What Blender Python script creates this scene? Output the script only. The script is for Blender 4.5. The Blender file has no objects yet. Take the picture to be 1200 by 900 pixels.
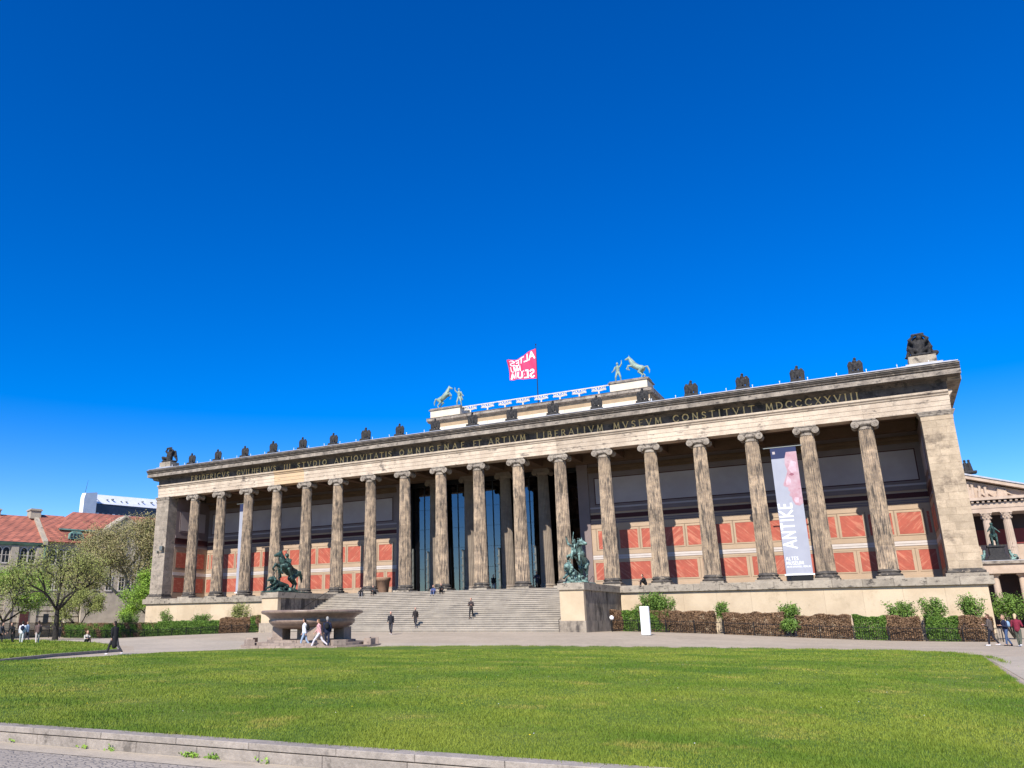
import bpy, math, random
import numpy as np
from mathutils import Vector, Matrix, Euler
random.seed(7); RNG = np.random.default_rng(11)
R = math.radians
scene = bpy.context.scene
COL = scene.collection

# ------------------------------------------------------------------ camera
CAM = Vector((37.842, -75.283, -2.908))
yaw, pitch, roll = -0.513248, 0.2811696, -0.0083145
f_ = Vector((math.sin(yaw)*math.cos(pitch), math.cos(yaw)*math.cos(pitch), math.sin(pitch)))
r_ = Vector((math.cos(yaw), -math.sin(yaw), 0)); u_ = r_.cross(f_)
c_, s_ = math.cos(roll), math.sin(roll)
rr, uu = c_*r_ + s_*u_, -s_*r_ + c_*u_
cd = bpy.data.cameras.new('camera'); cam = bpy.data.objects.new('camera', cd); COL.objects.link(cam)
M = Matrix.Identity(4)
for i in range(3):
    M[i][0] = rr[i]; M[i][1] = uu[i]; M[i][2] = -f_[i]; M[i][3] = CAM[i]
cam.matrix_world = M
cd.sensor_width = 36.0; cd.lens = 933.99/1200*36.0
cd.shift_x = 106.27/1200; cd.shift_y = 7.64/1200
cd.clip_start = 0.2; cd.clip_end = 4000
scene.camera = cam

# ------------------------------------------------------------------ sky, sun, exposure
SUN_DIR = Vector((-0.10, 1.0, -0.87)).normalized()
elev = math.asin(-SUN_DIR.z); azim = math.atan2(-SUN_DIR.x, -SUN_DIR.y)
w = bpy.data.worlds.new('World'); scene.world = w; w.use_nodes = True
nt = w.node_tree; nt.nodes.clear()
sky = nt.nodes.new('ShaderNodeTexSky'); sky.sky_type = 'NISHITA'; sky.sun_disc = False
sky.sun_elevation = elev; sky.sun_rotation = azim
sky.air_density = 1.0; sky.dust_density = 0.0; sky.ozone_density = 4.0; sky.altitude = 300
hs = nt.nodes.new('ShaderNodeHueSaturation'); hs.inputs['Saturation'].default_value = 1.50; hs.inputs['Value'].default_value = 1.40; hs.inputs['Hue'].default_value = .518
bg = nt.nodes.new('ShaderNodeBackground'); bg.inputs['Strength'].default_value = 0.092
wo = nt.nodes.new('ShaderNodeOutputWorld')
nt.links.new(sky.outputs[0], hs.inputs['Color']); nt.links.new(hs.outputs[0], bg.inputs['Color']); nt.links.new(bg.outputs[0], wo.inputs[0])
sl = bpy.data.lights.new('sun', 'SUN'); so = bpy.data.objects.new('sun', sl); COL.objects.link(so)
sl.energy = 5.0; sl.angle = R(0.55); sl.color = (1.0, 0.94, 0.85)
so.rotation_euler = SUN_DIR.to_track_quat('-Z', 'Y').to_euler(); so.location = (0, -60, 80)
scene.view_settings.view_transform = 'Standard'; scene.view_settings.look = 'None'
scene.view_settings.exposure = 0.5; scene.view_settings.gamma = 1.0

# ------------------------------------------------------------------ materials
MATS = {}
def ss(a, b, t):
    t = np.clip((t-a)/(b-a), 0, 1); return t*t*(3-2*t)

def mat(name, c1, c2=None, scale=2.0, rough=0.85, dirt=None, dlo=0.5, dhi=0.62, dscale=0.8, stretch=(1, 1, 1),
        bump=0.0, bscale=20.0, rnd=0.0, metal=0.0, fine=0.0, detail=6, space='pos', spec=0.3):
    if name in MATS: return MATS[name]
    m = bpy.data.materials.new(name); m.use_nodes = True; MATS[name] = m
    n = m.node_tree.nodes; L = m.node_tree.links; n.clear()
    out = n.new('ShaderNodeOutputMaterial'); b = n.new('ShaderNodeBsdfPrincipled'); L.new(b.outputs[0], out.inputs[0])
    b.inputs['Roughness'].default_value = rough; b.inputs['Metallic'].default_value = metal
    b.inputs['Specular IOR Level'].default_value = spec
    if space == 'pos':
        g = n.new('ShaderNodeNewGeometry').outputs['Position']
    else:
        g = n.new('ShaderNodeTexCoord').outputs['Object']
    def noise(sc, st=(1, 1, 1), det=detail, rg=0.6):
        mp = n.new('ShaderNodeMapping'); mp.inputs['Scale'].default_value = st; L.new(g, mp.inputs[0])
        t = n.new('ShaderNodeTexNoise'); t.inputs['Scale'].default_value = sc; t.inputs['Detail'].default_value = det
        t.inputs['Roughness'].default_value = rg; L.new(mp.outputs[0], t.inputs['Vector']); return t.outputs['Fac']
    def ramp(v, lo, hi):
        q = n.new('ShaderNodeMapRange'); q.interpolation_type = 'SMOOTHSTEP'; q.inputs[1].default_value = lo; q.inputs[2].default_value = hi; L.new(v, q.inputs[0]); return q.outputs[0]
    def mix(fac, a, bb, mode='MIX'):
        q = n.new('ShaderNodeMix'); q.data_type = 'RGBA'; q.blend_type = mode
        if isinstance(fac, float): q.inputs[0].default_value = fac
        else: L.new(fac, q.inputs[0])
        for i, v in ((6, a), (7, bb)):
            if isinstance(v, tuple): q.inputs[i].default_value = (*v, 1)
            else: L.new(v, q.inputs[i])
        return q.outputs[2]
    col = c1
    if c2: col = mix(ramp(noise(scale), 0.35, 0.65), c1, c2)
    if dirt:
        d = ramp(noise(dscale, stretch, 8, 0.7), dlo, dhi); col = mix(d, col, dirt)
    if fine > 0:
        fn = noise(14.0, (1, 1, 1), 6, 0.75)
        q = n.new('ShaderNodeMapRange'); q.inputs[1].default_value = 0.25; q.inputs[2].default_value = 0.75
        q.inputs[3].default_value = 1-fine; q.inputs[4].default_value = 1+fine*0.8; L.new(fn, q.inputs[0])
        v = n.new('ShaderNodeHueSaturation'); L.new(q.outputs[0], v.inputs['Value'])
        if isinstance(col, tuple): v.inputs['Color'].default_value = (*col, 1)
        else: L.new(col, v.inputs['Color'])
        col = v.outputs[0]
    if rnd > 0:
        oi = n.new('ShaderNodeObjectInfo')
        q = n.new('ShaderNodeMapRange'); q.inputs[3].default_value = 1-rnd; q.inputs[4].default_value = 1+rnd
        L.new(oi.outputs['Random'], q.inputs[0])
        v = n.new('ShaderNodeHueSaturation'); L.new(q.outputs[0], v.inputs['Value'])
        if isinstance(col, tuple): v.inputs['Color'].default_value = (*col, 1)
        else: L.new(col, v.inputs['Color'])
        col = v.outputs[0]
    if isinstance(col, tuple): b.inputs['Base Color'].default_value = (*col, 1)
    else: L.new(col, b.inputs['Base Color'])
    if bump > 0:
        bp = n.new('ShaderNodeBump'); bp.inputs['Strength'].default_value = min(1.0, bump); bp.inputs['Distance'].default_value = 0.03
        L.new(noise(bscale, (1, 1, 1), 5), bp.inputs['Height']); L.new(bp.outputs[0], b.inputs['Normal'])
    return m

def mat_vein(name, base, vein, sgn):
    m = bpy.data.materials.new(name); m.use_nodes = True; MATS[name] = m
    n = m.node_tree.nodes; L = m.node_tree.links; b = n['Principled BSDF']; b.inputs['Roughness'].default_value = 0.75
    g = n.new('ShaderNodeNewGeometry'); mp = n.new('ShaderNodeMapping'); mp.inputs['Rotation'].default_value = (0, sgn*R(42), 0)
    L.new(g.outputs['Position'], mp.inputs[0])
    mp2 = n.new('ShaderNodeMapping'); mp2.inputs['Scale'].default_value = (0.35, 1, 3.0); L.new(mp.outputs[0], mp2.inputs[0])
    oi = n.new('ShaderNodeObjectInfo'); ad = n.new('ShaderNodeVectorMath'); ad.operation = 'ADD'
    cm = n.new('ShaderNodeCombineXYZ'); mm = n.new('ShaderNodeMath'); mm.operation = 'MULTIPLY'; mm.inputs[1].default_value = 37.0
    L.new(oi.outputs['Random'], mm.inputs[0]); L.new(mm.outputs[0], cm.inputs[1]); L.new(mp2.outputs[0], ad.inputs[0]); L.new(cm.outputs[0], ad.inputs[1])
    t = n.new('ShaderNodeTexNoise'); t.inputs['Scale'].default_value = 1.6; t.inputs['Detail'].default_value = 4; t.inputs['Distortion'].default_value = 0.7
    L.new(ad.outputs[0], t.inputs['Vector'])
    rp = n.new('ShaderNodeMapRange'); rp.interpolation_type = 'SMOOTHSTEP'; rp.inputs[1].default_value = 0.5; rp.inputs[2].default_value = 0.66; L.new(t.outputs['Fac'], rp.inputs[0])
    q = n.new('ShaderNodeMix'); q.data_type = 'RGBA'; q.inputs[6].default_value = (*base, 1); q.inputs[7].default_value = (*vein, 1)
    f1 = n.new('ShaderNodeTexNoise'); f1.inputs['Scale'].default_value = 1.3; f1.inputs['Detail'].default_value = 8; f1.inputs['Roughness'].default_value = .75; L.new(g.outputs['Position'], f1.inputs['Vector'])
    f2 = n.new('ShaderNodeMapRange'); f2.inputs[1].default_value = .3; f2.inputs[2].default_value = .7; f2.inputs[3].default_value = .76; f2.inputs[4].default_value = 1.16; L.new(f1.outputs['Fac'], f2.inputs[0])
    f3 = n.new('ShaderNodeHueSaturation'); L.new(f2.outputs[0], f3.inputs['Value'])
    L.new(rp.outputs[0], q.inputs[0]); L.new(q.outputs[2], f3.inputs['Color']); L.new(f3.outputs[0], b.inputs['Base Color'])
    return m

M_COL = mat('column_sandstone', (.44, .335, .23), (.25, .192, .14), 1.6, .9, (.095, .08, .066), .48, .62, 1.7, (2.6, 2.6, .45), .5, 9, .20, fine=.38)
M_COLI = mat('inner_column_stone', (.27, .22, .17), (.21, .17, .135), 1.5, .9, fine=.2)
M_BASE = mat('blackened_base_stone', (.10, .088, .075), (.05, .045, .042), 2.5, .9, (.28, .23, .17), .54, .62, 2.2, bump=.4, fine=.3)
M_CAP = mat('capital_stone', (.36, .31, .25), (.22, .185, .15), 3.0, .9, (.07, .06, .055), .54, .64, 3.0, bump=.4, fine=.25, rnd=.1)
M_ARCH = mat('architrave_stone', (.55, .455, .35), (.44, .355, .27), 1.0, .9, (.17, .14, .115), .55, .68, .9, (1, 1, 2.5), .5, 8, .10, fine=.22)
M_ARCHW = mat('orange_patched_stone', (.56, .40, .24), (.50, .36, .23), 1.0, .9, (.26, .19, .13), .6, .72, .9, (1, 1, 2.5), .4, 8, .05, fine=.15)
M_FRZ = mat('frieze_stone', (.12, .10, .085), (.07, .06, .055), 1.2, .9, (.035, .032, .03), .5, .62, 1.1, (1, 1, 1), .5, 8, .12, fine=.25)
M_CORN = mat('cornice_stone', (.34, .29, .235), (.20, .17, .14), 1.2, .9, (.08, .07, .062), .50, .66, 1.6, (1, 1, 2), .6, 7, .14, fine=.3)
M_CYMA = mat('sooty_cornice_crown', (.20, .17, .145), (.12, .105, .09), 1.6, .9, (.34, .29, .23), .56, .66, 2.0, (1, 1, 2), .6, 7, .12, fine=.3)
M_ANTA = mat('anta_block_stone', (.46, .365, .255), (.37, .29, .20), 1.4, .9, (.20, .155, .11), .50, .68, .55, (1, 1, 1.2), .5, 12, .13, fine=.24)
M_ANTAD = mat('dark_anta_block_stone', (.36, .30, .235), (.27, .23, .18), 1.4, .9, (.17, .145, .12), .50, .68, 1.6, (1, 1, 1), .5, 12, .14, fine=.28)
M_WALL = mat('podium_plaster_stone', (.55, .44, .30), (.48, .375, .25), .5, .9, (.34, .26, .165), .56, .78, .7, (1, 1, .6), .2, 15, .04, fine=.08)
M_SLAB = mat('stylobate_stone', (.36, .31, .24), (.27, .23, .18), 1.5, .9, (.09, .078, .065), .53, .64, 1.4, (1, 1, 1.6), .4, 10, .12, fine=.28)
M_SHADE = mat('shaded_cheek_stone', (.34, .285, .22), (.22, .185, .145), 1.0, .9, (.075, .064, .055), .5, .64, .9, (1, 1, .35), .4, 10, .05, fine=.22)  # stair cheek sides and base: side shade painted into darker stone, with streaks
M_STEP = mat('stair_granite', (.37, .325, .265), (.29, .255, .21), .9, .85, (.17, .15, .13), .58, .7, 1.2, (.25, 1, 1), .3, 20, .09, fine=.22)
M_BEIGE = mat('porch_beige_paint', (.44, .325, .225), (.40, .295, .205), .8, .85, fine=.05)
M_TRIM = mat('porch_brown_trim', (.27, .20, .14), (.24, .18, .125), 1, .85, fine=.08)
M_WHITE = mat('porch_white_band', (.56, .50, .46), (.50, .45, .42), 1, .8)
M_MAUVE = mat('porch_mauve_plaster', (.22, .172, .165), (.19, .15, .142), .5, .85, fine=.05)
M_FIELD = mat('porch_grey_field', (.44, .385, .375), (.39, .335, .325), .4, .8, fine=.05)
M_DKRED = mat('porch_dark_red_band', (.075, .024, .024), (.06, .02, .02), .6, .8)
M_RED1 = mat_vein('red_marble_rising', (.39, .088, .055), (.49, .175, .11), 1)
M_RED2 = mat_vein('red_marble_falling', (.39, .088, .055), (.49, .175, .11), -1)
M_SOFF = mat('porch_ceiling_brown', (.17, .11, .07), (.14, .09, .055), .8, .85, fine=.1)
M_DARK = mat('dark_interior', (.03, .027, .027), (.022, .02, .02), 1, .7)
M_FRAME = mat('dark_bronze_frame', (.02, .02, .022), None, rough=.4, metal=.3)
M_POLE = mat('grey_green_steel', (.20, .21, .19), None, rough=.45, metal=.5)
M_GOLD = mat('gilded_letter', (.85, .62, .27), (.65, .47, .2), 6, .5, metal=0)
M_ATT = mat('attic_plaster', (.70, .60, .46), (.62, .53, .40), .6, .9, (.45, .37, .28), .62, .75, .6, (1, 1, .4), .1, 10, .03, fine=.06)
M_ATTSH = mat('attic_cornice_shade', (.40, .29, .18), (.33, .24, .15), 1, .9, fine=.15)  # shade under the attic cornice, painted as a brownish wall tone
M_METAL = mat('grey_roof_metal', (.42, .42, .44), (.33, .33, .35), 1.5, .5, metal=.3)
M_PALM = mat('white_cast_iron', (.62, .57, .50), (.5, .46, .40), 5, .6)
M_EAGLE = mat('blackened_eagle_stone', (.045, .042, .04), (.018, .018, .02), 5, .8, (.16, .14, .12), .60, .7, 5, bump=.6, bscale=18)
M_BRONZE = mat('verdigris_bronze', (.25, .38, .33), (.12, .20, .175), 3.0, .6, (.015, .02, .02), .48, .58, 2.2, bump=.4, bscale=10, metal=.25, fine=.3)
M_BRONZD = mat('dark_verdigris_bronze', (.06, .12, .10), (.02, .03, .028), 2.5, .5, (.25, .42, .37), .60, .68, 2.6, bump=.4, bscale=10, metal=.25, fine=.3)
M_BRONZP = mat('pale_grey_green_bronze', (.30, .38, .31), (.20, .27, .22), 2.0, .6, (.03, .035, .03), .60, .68, 2.5, bump=.3, bscale=10, metal=.1, fine=.15)
M_GRAN = mat('red_brown_granite', (.26, .185, .14), (.18, .125, .098), 3.0, .35, (.12, .085, .07), .58, .68, 1.5, (1, 1, .5), .15, 30, .03, fine=.2, spec=.5)
M_GRANB = mat('pink_granite_block', (.35, .275, .22), (.27, .21, .17), 2.5, .75, (.14, .11, .09), .58, .68, 1.6, bump=.3, bscale=16, rnd=.12, fine=.25)
M_IRON = mat('black_iron', (.012, .012, .013), None, rough=.5, metal=.3)
M_KERB = mat('kerb_granite', (.34, .295, .25), (.27, .235, .20), 2.2, .85, (.15, .13, .11), .57, .68, 2.6, bump=.4, bscale=30, rnd=.10, fine=.3)
M_SIGN = mat('white_sign_paint', (.82, .82, .82), None, rough=.5)
M_LEAFG = mat('hedge_leaf_green', (.085, .17, .025), (.16, .27, .04), 3.5, .6, (.03, .07, .015), .50, .62, 4.0, spec=.3, fine=.4)
M_LEAFY = mat('young_leaf_green', (.27, .42, .055), (.17, .30, .04), 1.2, .6, spec=.3, fine=.3)
M_SHRUB = mat('shrub_leaf_green', (.17, .28, .045), (.10, .18, .03), 2.0, .6, (.04, .08, .02), .52, .64, 5.0, spec=.3, fine=.3)
M_LEAFO = mat('olive_spring_leaf', (.29, .32, .09), (.20, .225, .07), 1.0, .7, spec=.2, fine=.3)
M_LEAFB = mat('brown_beech_leaf', (.33, .205, .115), (.19, .115, .068), 3.5, .75, (.07, .045, .03), .52, .64, 4.0, spec=.2, fine=.45)
M_LEAFP = mat('dry_plane_tree_twig', (.33, .27, .15), (.27, .27, .10), 1.0, .8, spec=.2, fine=.3)
M_BARK = mat('dark_bark', (.035, .03, .025), (.02, .018, .015), 6, .9, bump=.5, bscale=20)
M_BARKP = mat('pale_plane_bark', (.42, .38, .28), (.22, .19, .14), 2.0, .85)
def tile_mat():
    m = bpy.data.materials.new('red_roof_tile'); m.use_nodes = True; n = m.node_tree.nodes; L = m.node_tree.links; b = n['Principled BSDF']; b.inputs['Roughness'].default_value = .8
    g = n.new('ShaderNodeNewGeometry').outputs['Position']; mp = n.new('ShaderNodeMapping'); mp.inputs['Rotation'].default_value = (R(90), 0, R(70)); L.new(g, mp.inputs[0])
    t = n.new('ShaderNodeTexBrick'); t.inputs['Scale'].default_value = 1.0; t.inputs['Brick Width'].default_value = .34; t.inputs['Row Height'].default_value = .42; t.inputs['Mortar Size'].default_value = .045; t.inputs['Mortar Smooth'].default_value = .6
    t.inputs['Color1'].default_value = (.46, .155, .095, 1); t.inputs['Color2'].default_value = (.35, .115, .07, 1); t.inputs['Mortar'].default_value = (.15, .06, .045, 1)
    L.new(mp.outputs[0], t.inputs['Vector'])
    q = n.new('ShaderNodeTexNoise'); q.inputs['Scale'].default_value = .5; q.inputs['Detail'].default_value = 7; L.new(g, q.inputs['Vector'])
    r = n.new('ShaderNodeMapRange'); r.inputs[1].default_value = .3; r.inputs[2].default_value = .7; r.inputs[3].default_value = .72; r.inputs[4].default_value = 1.2; L.new(q.outputs['Fac'], r.inputs[0])
    h = n.new('ShaderNodeHueSaturation'); L.new(r.outputs[0], h.inputs['Value']); L.new(t.outputs['Color'], h.inputs['Color']); L.new(h.outputs[0], b.inputs['Base Color']); MATS['red_roof_tile'] = m; return m
M_TILE = tile_mat()
M_WSTONE = mat('grey_palace_stone', (.42, .365, .28), (.33, .285, .22), .8, .9, (.17, .145, .12), .56, .68, .5, (1, 1, .4), .2, 5, fine=.15)
M_COPPER = mat('green_copper', (.16, .30, .25), (.11, .20, .17), 1, .7)
M_PANE = mat('dark_window_pane', (.02, .024, .03), None, rough=.12, spec=.6)
M_TOWER = mat('white_metal_cladding', (.78, .79, .82), (.70, .71, .75), .3, .5)
M_TOWERD = mat('dark_tower_glazing', (.025, .035, .07), (.04, .05, .09), .5, .3)
M_GAL = mat('gallery_sandstone', (.50, .39, .30), (.42, .32, .24), .8, .9, (.18, .13, .1), .6, .7, 1.0, fine=.15)
M_GALD = mat('gallery_dark_recess', (.05, .035, .035), None)
M_PINK = mat('pink_poster', (.75, .06, .18), None, rough=.5)
M_BLUE = mat('blue_print', (.03, .08, .5), None, rough=.5)
M_ORANGE = mat('orange_print', (.85, .30, .05), None, rough=.5)
M_POT = mat('terracotta_tub', (.36, .22, .14), (.28, .17, .11), 3, .8, fine=.2)

def glass_mat():
    m = bpy.data.materials.new('reflecting_glass'); m.use_nodes = True; n = m.node_tree.nodes; L = m.node_tree.links; n.clear()
    o = n.new('ShaderNodeOutputMaterial'); a = n.new('ShaderNodeBsdfTransparent'); a.inputs[0].default_value = (.34, .37, .38, 1)
    g = n.new('ShaderNodeBsdfGlossy'); g.inputs[0].default_value = (.85, .9, 1, 1); g.inputs['Roughness'].default_value = 0.01
    x = n.new('ShaderNodeMixShader'); x.inputs[0].default_value = .13
    L.new(a.outputs[0], x.inputs[1]); L.new(g.outputs[0], x.inputs[2]); L.new(x.outputs[0], o.inputs[0]); return m
M_GLASS = glass_mat()

def ground_mat(name, c1, c2, c3, bscale, bstr, cells=0.0, joint=(.2, .18, .16), cellscale=(1, 1, 1)):
    m = bpy.data.materials.new(name); m.use_nodes = True; n = m.node_tree.nodes; L = m.node_tree.links; b = n['Principled BSDF']
    b.inputs['Roughness'].default_value = .9; b.inputs['Specular IOR Level'].default_value = .2
    g = n.new('ShaderNodeNewGeometry').outputs['Position']
    def no(s, d=6, rg=.6):
        t = n.new('ShaderNodeTexNoise'); t.inputs['Scale'].default_value = s; t.inputs['Detail'].default_value = d; t.inputs['Roughness'].default_value = rg; L.new(g, t.inputs['Vector']); return t.outputs['Fac']
    def rp(v, lo, hi):
        q = n.new('ShaderNodeMapRange'); q.interpolation_type = 'SMOOTHSTEP'; q.inputs[1].default_value = lo; q.inputs[2].default_value = hi; L.new(v, q.inputs[0]); return q.outputs[0]
    def mx(f, a, c):
        q = n.new('ShaderNodeMix'); q.data_type = 'RGBA'; L.new(f, q.inputs[0])
        for i, v in ((6, a), (7, c)):
            if isinstance(v, tuple): q.inputs[i].default_value = (*v, 1)
            else: L.new(v, q.inputs[i])
        return q.outputs[2]
    c = mx(rp(no(.22, 5), .38, .62), c1, c2)
    c = mx(rp(no(3.0, 8, .75), .5, .75), c, c3)
    bp = n.new('ShaderNodeBump'); bp.inputs['Strength'].default_value = bstr; bp.inputs['Distance'].default_value = .03
    if cells > 0:
        mp = n.new('ShaderNodeMapping'); mp.inputs['Scale'].default_value = cellscale; L.new(g, mp.inputs[0])
        v = n.new('ShaderNodeTexVoronoi'); v.feature = 'DISTANCE_TO_EDGE'; v.inputs['Scale'].default_value = cells; L.new(mp.outputs[0], v.inputs['Vector'])
        e = rp(v.outputs['Distance'], .02, .14); c = mx(e, joint, c); L.new(e, bp.inputs['Height'])
    else:
        L.new(no(bscale, 6, .7), bp.inputs['Height'])
    q0 = n.new('ShaderNodeMapRange'); q0.inputs[1].default_value = .3; q0.inputs[2].default_value = .7; q0.inputs[3].default_value = .84; q0.inputs[4].default_value = 1.12; L.new(no(1.6, 8, .85), q0.inputs[0])
    q1 = n.new('ShaderNodeMapRange'); q1.inputs[3].default_value = .72; q1.inputs[4].default_value = 1.25; L.new(no(22, 4, .8), q1.inputs[0])
    q = n.new('ShaderNodeMath'); q.operation = 'MULTIPLY'; L.new(q0.outputs[0], q.inputs[0]); L.new(q1.outputs[0], q.inputs[1])
    h = n.new('ShaderNodeHueSaturation'); L.new(q.outputs[0], h.inputs['Value']); L.new(c, h.inputs['Color']); L.new(h.outputs[0], b.inputs['Base Color'])
    L.new(bp.outputs[0], b.inputs['Normal']); return m
M_PAVE = ground_mat('gravel_pavement', (.43, .355, .265), (.38, .315, .235), (.28, .235, .18), 25, .4)
M_COBB = ground_mat('cobble_paving', (.38, .33, .27), (.33, .285, .235), (.26, .225, .185), 20, .5, 9.0, (.26, .23, .195), (1, 1.3, 1))
M_SLABP = ground_mat('pale_paving', (.44, .375, .29), (.39, .335, .26), (.30, .255, .20), 25, .25)
M_TURF = ground_mat('lawn_turf', (.08, .14, .02), (.15, .19, .03), (.06, .11, .018), 30, .8)
M_FARG = ground_mat('far_ground', (.16, .15, .12), (.12, .12, .09), (.1, .1, .08), 5, .2)
def leafy(name, a, b_):
    m = mat(name, a, b_, 2.0, .7, fine=.35, spec=.2); return m
M_BLADE = mat('grass_blade', (.092, .165, .015), (.205, .25, .03), .32, .7, (.31, .28, .06), .53, .69, .65, fine=.35, spec=.2)
M_DAND = mat('dandelion_yellow', (.8, .6, .03), None)

# ------------------------------------------------------------------ mesh helpers
class MB:
    def __init__(s): s.v = []; s.f = []
    def add(s, vs, fs):
        o = len(s.v); s.v += [tuple(p) for p in vs]; s.f += [tuple(i+o for i in q) for q in fs]; return s
    def box(s, x0, x1, y0, y1, z0, z1):
        return s.add([(x0, y0, z0), (x1, y0, z0), (x1, y1, z0), (x0, y1, z0), (x0, y0, z1), (x1, y0, z1), (x1, y1, z1), (x0, y1, z1)],
                     [(0, 3, 2, 1), (4, 5, 6, 7), (0, 1, 5, 4), (1, 2, 6, 5), (2, 3, 7, 6), (3, 0, 4, 7)])
    def bev(s, x0, x1, y0, y1, z0, z1, c=.012):
        # box whose front (-y) edges are chamfered
        vs = [(x0, y1, z0), (x1, y1, z0), (x1, y1, z1), (x0, y1, z1), (x0, y0+c, z0), (x1, y0+c, z0), (x1, y0+c, z1), (x0, y0+c, z1),
              (x0+c, y0, z0+c), (x1-c, y0, z0+c), (x1-c, y0, z1-c), (x0+c, y0, z1-c)]
        return s.add(vs, [(0, 3, 2, 1), (8, 9, 10, 11), (4, 5, 9, 8), (5, 6, 10, 9), (6, 7, 11, 10), (7, 4, 8, 11), (0, 1, 5, 4), (1, 2, 6, 5), (2, 3, 7, 6), (3, 0, 4, 7)])
    def prism(s, poly, a, b, axis='x'):
        n = len(poly)
        def P(p, t):
            if axis == 'x': return (t, p[0], p[1])
            if axis == 'y': return (p[0], t, p[1])
            return (p[0], p[1], t)
        vs = [P(p, a) for p in poly]+[P(p, b) for p in poly]
        fs = [(i, (i+1) % n, (i+1) % n+n, i+n) for i in range(n)]+[tuple(range(n-1, -1, -1)), tuple(range(n, 2*n))]
        return s.add(vs, fs)
    def lathe(s, prof, n=24, c=(0, 0, 0), sx=1, sy=1, cap=True):
        vs = []; fs = []
        for r, z in prof:
            for i in range(n):
                a = 2*math.pi*i/n; vs.append((c[0]+r*sx*math.cos(a), c[1]+r*sy*math.sin(a), c[2]+z))
        for k in range(len(prof)-1):
            for i in range(n):
                j = (i+1) % n; fs.append((k*n+i, k*n+j, (k+1)*n+j, (k+1)*n+i))
        if cap: fs.append(tuple(range(n-1, -1, -1))); fs.append(tuple((len(prof)-1)*n+i for i in range(n)))
        return s.add(vs, fs)
    def tube(s, p0, p1, r0, r1=None, n=8):
        r1 = r0 if r1 is None else r1
        p0 = Vector(p0); p1 = Vector(p1); d = p1-p0
        if d.length < 1e-6: return s
        d.normalize(); a = d.orthogonal().normalized(); b = d.cross(a)
        vs = []
        for p, r in ((p0, r0), (p1, r1)):
            for i in range(n):
                t = 2*math.pi*i/n; vs.append(p+a*(r*math.cos(t))+b*(r*math.sin(t)))
        fs = [(i, (i+1) % n, (i+1) % n+n, i+n) for i in range(n)]+[tuple(range(n-1, -1, -1)), tuple(range(n, 2*n))]
        return s.add(vs, fs)
    def ell(s, c, r, n=10, m=7, rot=None):
        c = Vector(c); vs = []; fs = []
        if not hasattr(r, '__len__'): r = (r, r, r)
        Rm = Euler(rot).to_matrix() if rot else Matrix.Identity(3)
        for k in range(1, m):
            ph = math.pi*k/m
            for i in range(n):
                t = 2*math.pi*i/n
                vs.append(c+Rm@Vector((r[0]*math.sin(ph)*math.cos(t), r[1]*math.sin(ph)*math.sin(t), -r[2]*math.cos(ph))))
        b = len(vs); vs.append(c+Rm@Vector((0, 0, -r[2]))); vs.append(c+Rm@Vector((0, 0, r[2])))
        for k in range(m-2):
            for i in range(n):
                j = (i+1) % n; fs.append((k*n+i, k*n+j, (k+1)*n+j, (k+1)*n+i))
        for i in range(n):
            j = (i+1) % n; fs.append((b, j, i)); fs.append((b+1, (m-2)*n+i, (m-2)*n+j))
        return s.add(vs, fs)
    def cap(s, p0, p1, r0, r1=None, n=10):
        r1 = r0 if r1 is None else r1
        s.tube(p0, p1, r0, r1, n); s.ell(p0, r0, n, 6); s.ell(p1, r1, n, 6); return s
    def mesh(s, name, smooth=False):
        me = bpy.data.meshes.new(name); me.from_pydata(s.v, [], s.f); me.validate()
        if smooth: me.polygons.foreach_set('use_smooth', [True]*len(me.polygons))
        me.update(); return me

def link(o, parent=None):
    COL.objects.link(o)
    if parent is not None:
        o.parent = parent; o.matrix_parent_inverse = PINV.get(parent.name, Matrix.Identity(4))
    return o
PINV = {}
def ob(name, me, material=None, parent=None, loc=(0, 0, 0), rot=(0, 0, 0), world=True, kind=None, label=None):
    """one mesh object; 'world': the mesh is given in world coordinates although it has a parent"""
    if isinstance(me, MB): me = me.mesh(name)
    o = bpy.data.objects.new(name, me)
    if material is not None:
        if len(me.materials) == 0: me.materials.append(material)
        elif me.materials[0] != material: me = None; o.material_slots[0].link = 'OBJECT'; o.material_slots[0].material = material
    o.location = loc; o.rotation_euler = rot
    COL.objects.link(o)
    if parent is not None:
        o.parent = parent
        if world: o.matrix_parent_inverse = world_inv(parent)
    if kind: o['kind'] = kind
    if label: o['label'] = label
    return o
def basis(o):
    return Matrix.Translation(o.location) @ o.rotation_euler.to_matrix().to_4x4() @ Matrix.Diagonal((*o.scale, 1))
def wmat(o):
    m = basis(o)
    if o.parent is not None: m = wmat(o.parent) @ o.matrix_parent_inverse @ m
    return m
def world_inv(p): return wmat(p).inverted()
def thing(name, label, cat, loc=(0, 0, 0), rz=0, group=None, scale=1.0):
    o = bpy.data.objects.new(name, None); o.empty_display_size = .3; COL.objects.link(o)
    o.location = loc; o.rotation_euler = (0, 0, rz); o.scale = (scale,)*3
    o['label'] = label; o['category'] = cat
    if group: o['group'] = group
    return o
def tag(o, label=None, cat=None, group=None, kind=None):
    if label: o['label'] = label
    if cat: o['category'] = cat
    if group: o['group'] = group
    if kind: o['kind'] = kind
    return o
def copy_tree(o, parent=None):
    c = o.copy(); COL.objects.link(c)
    if parent is not None: c.parent = parent; c.matrix_parent_inverse = o.matrix_parent_inverse.copy()
    for ch in list(o.children): copy_tree(ch, c)
    return c
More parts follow.
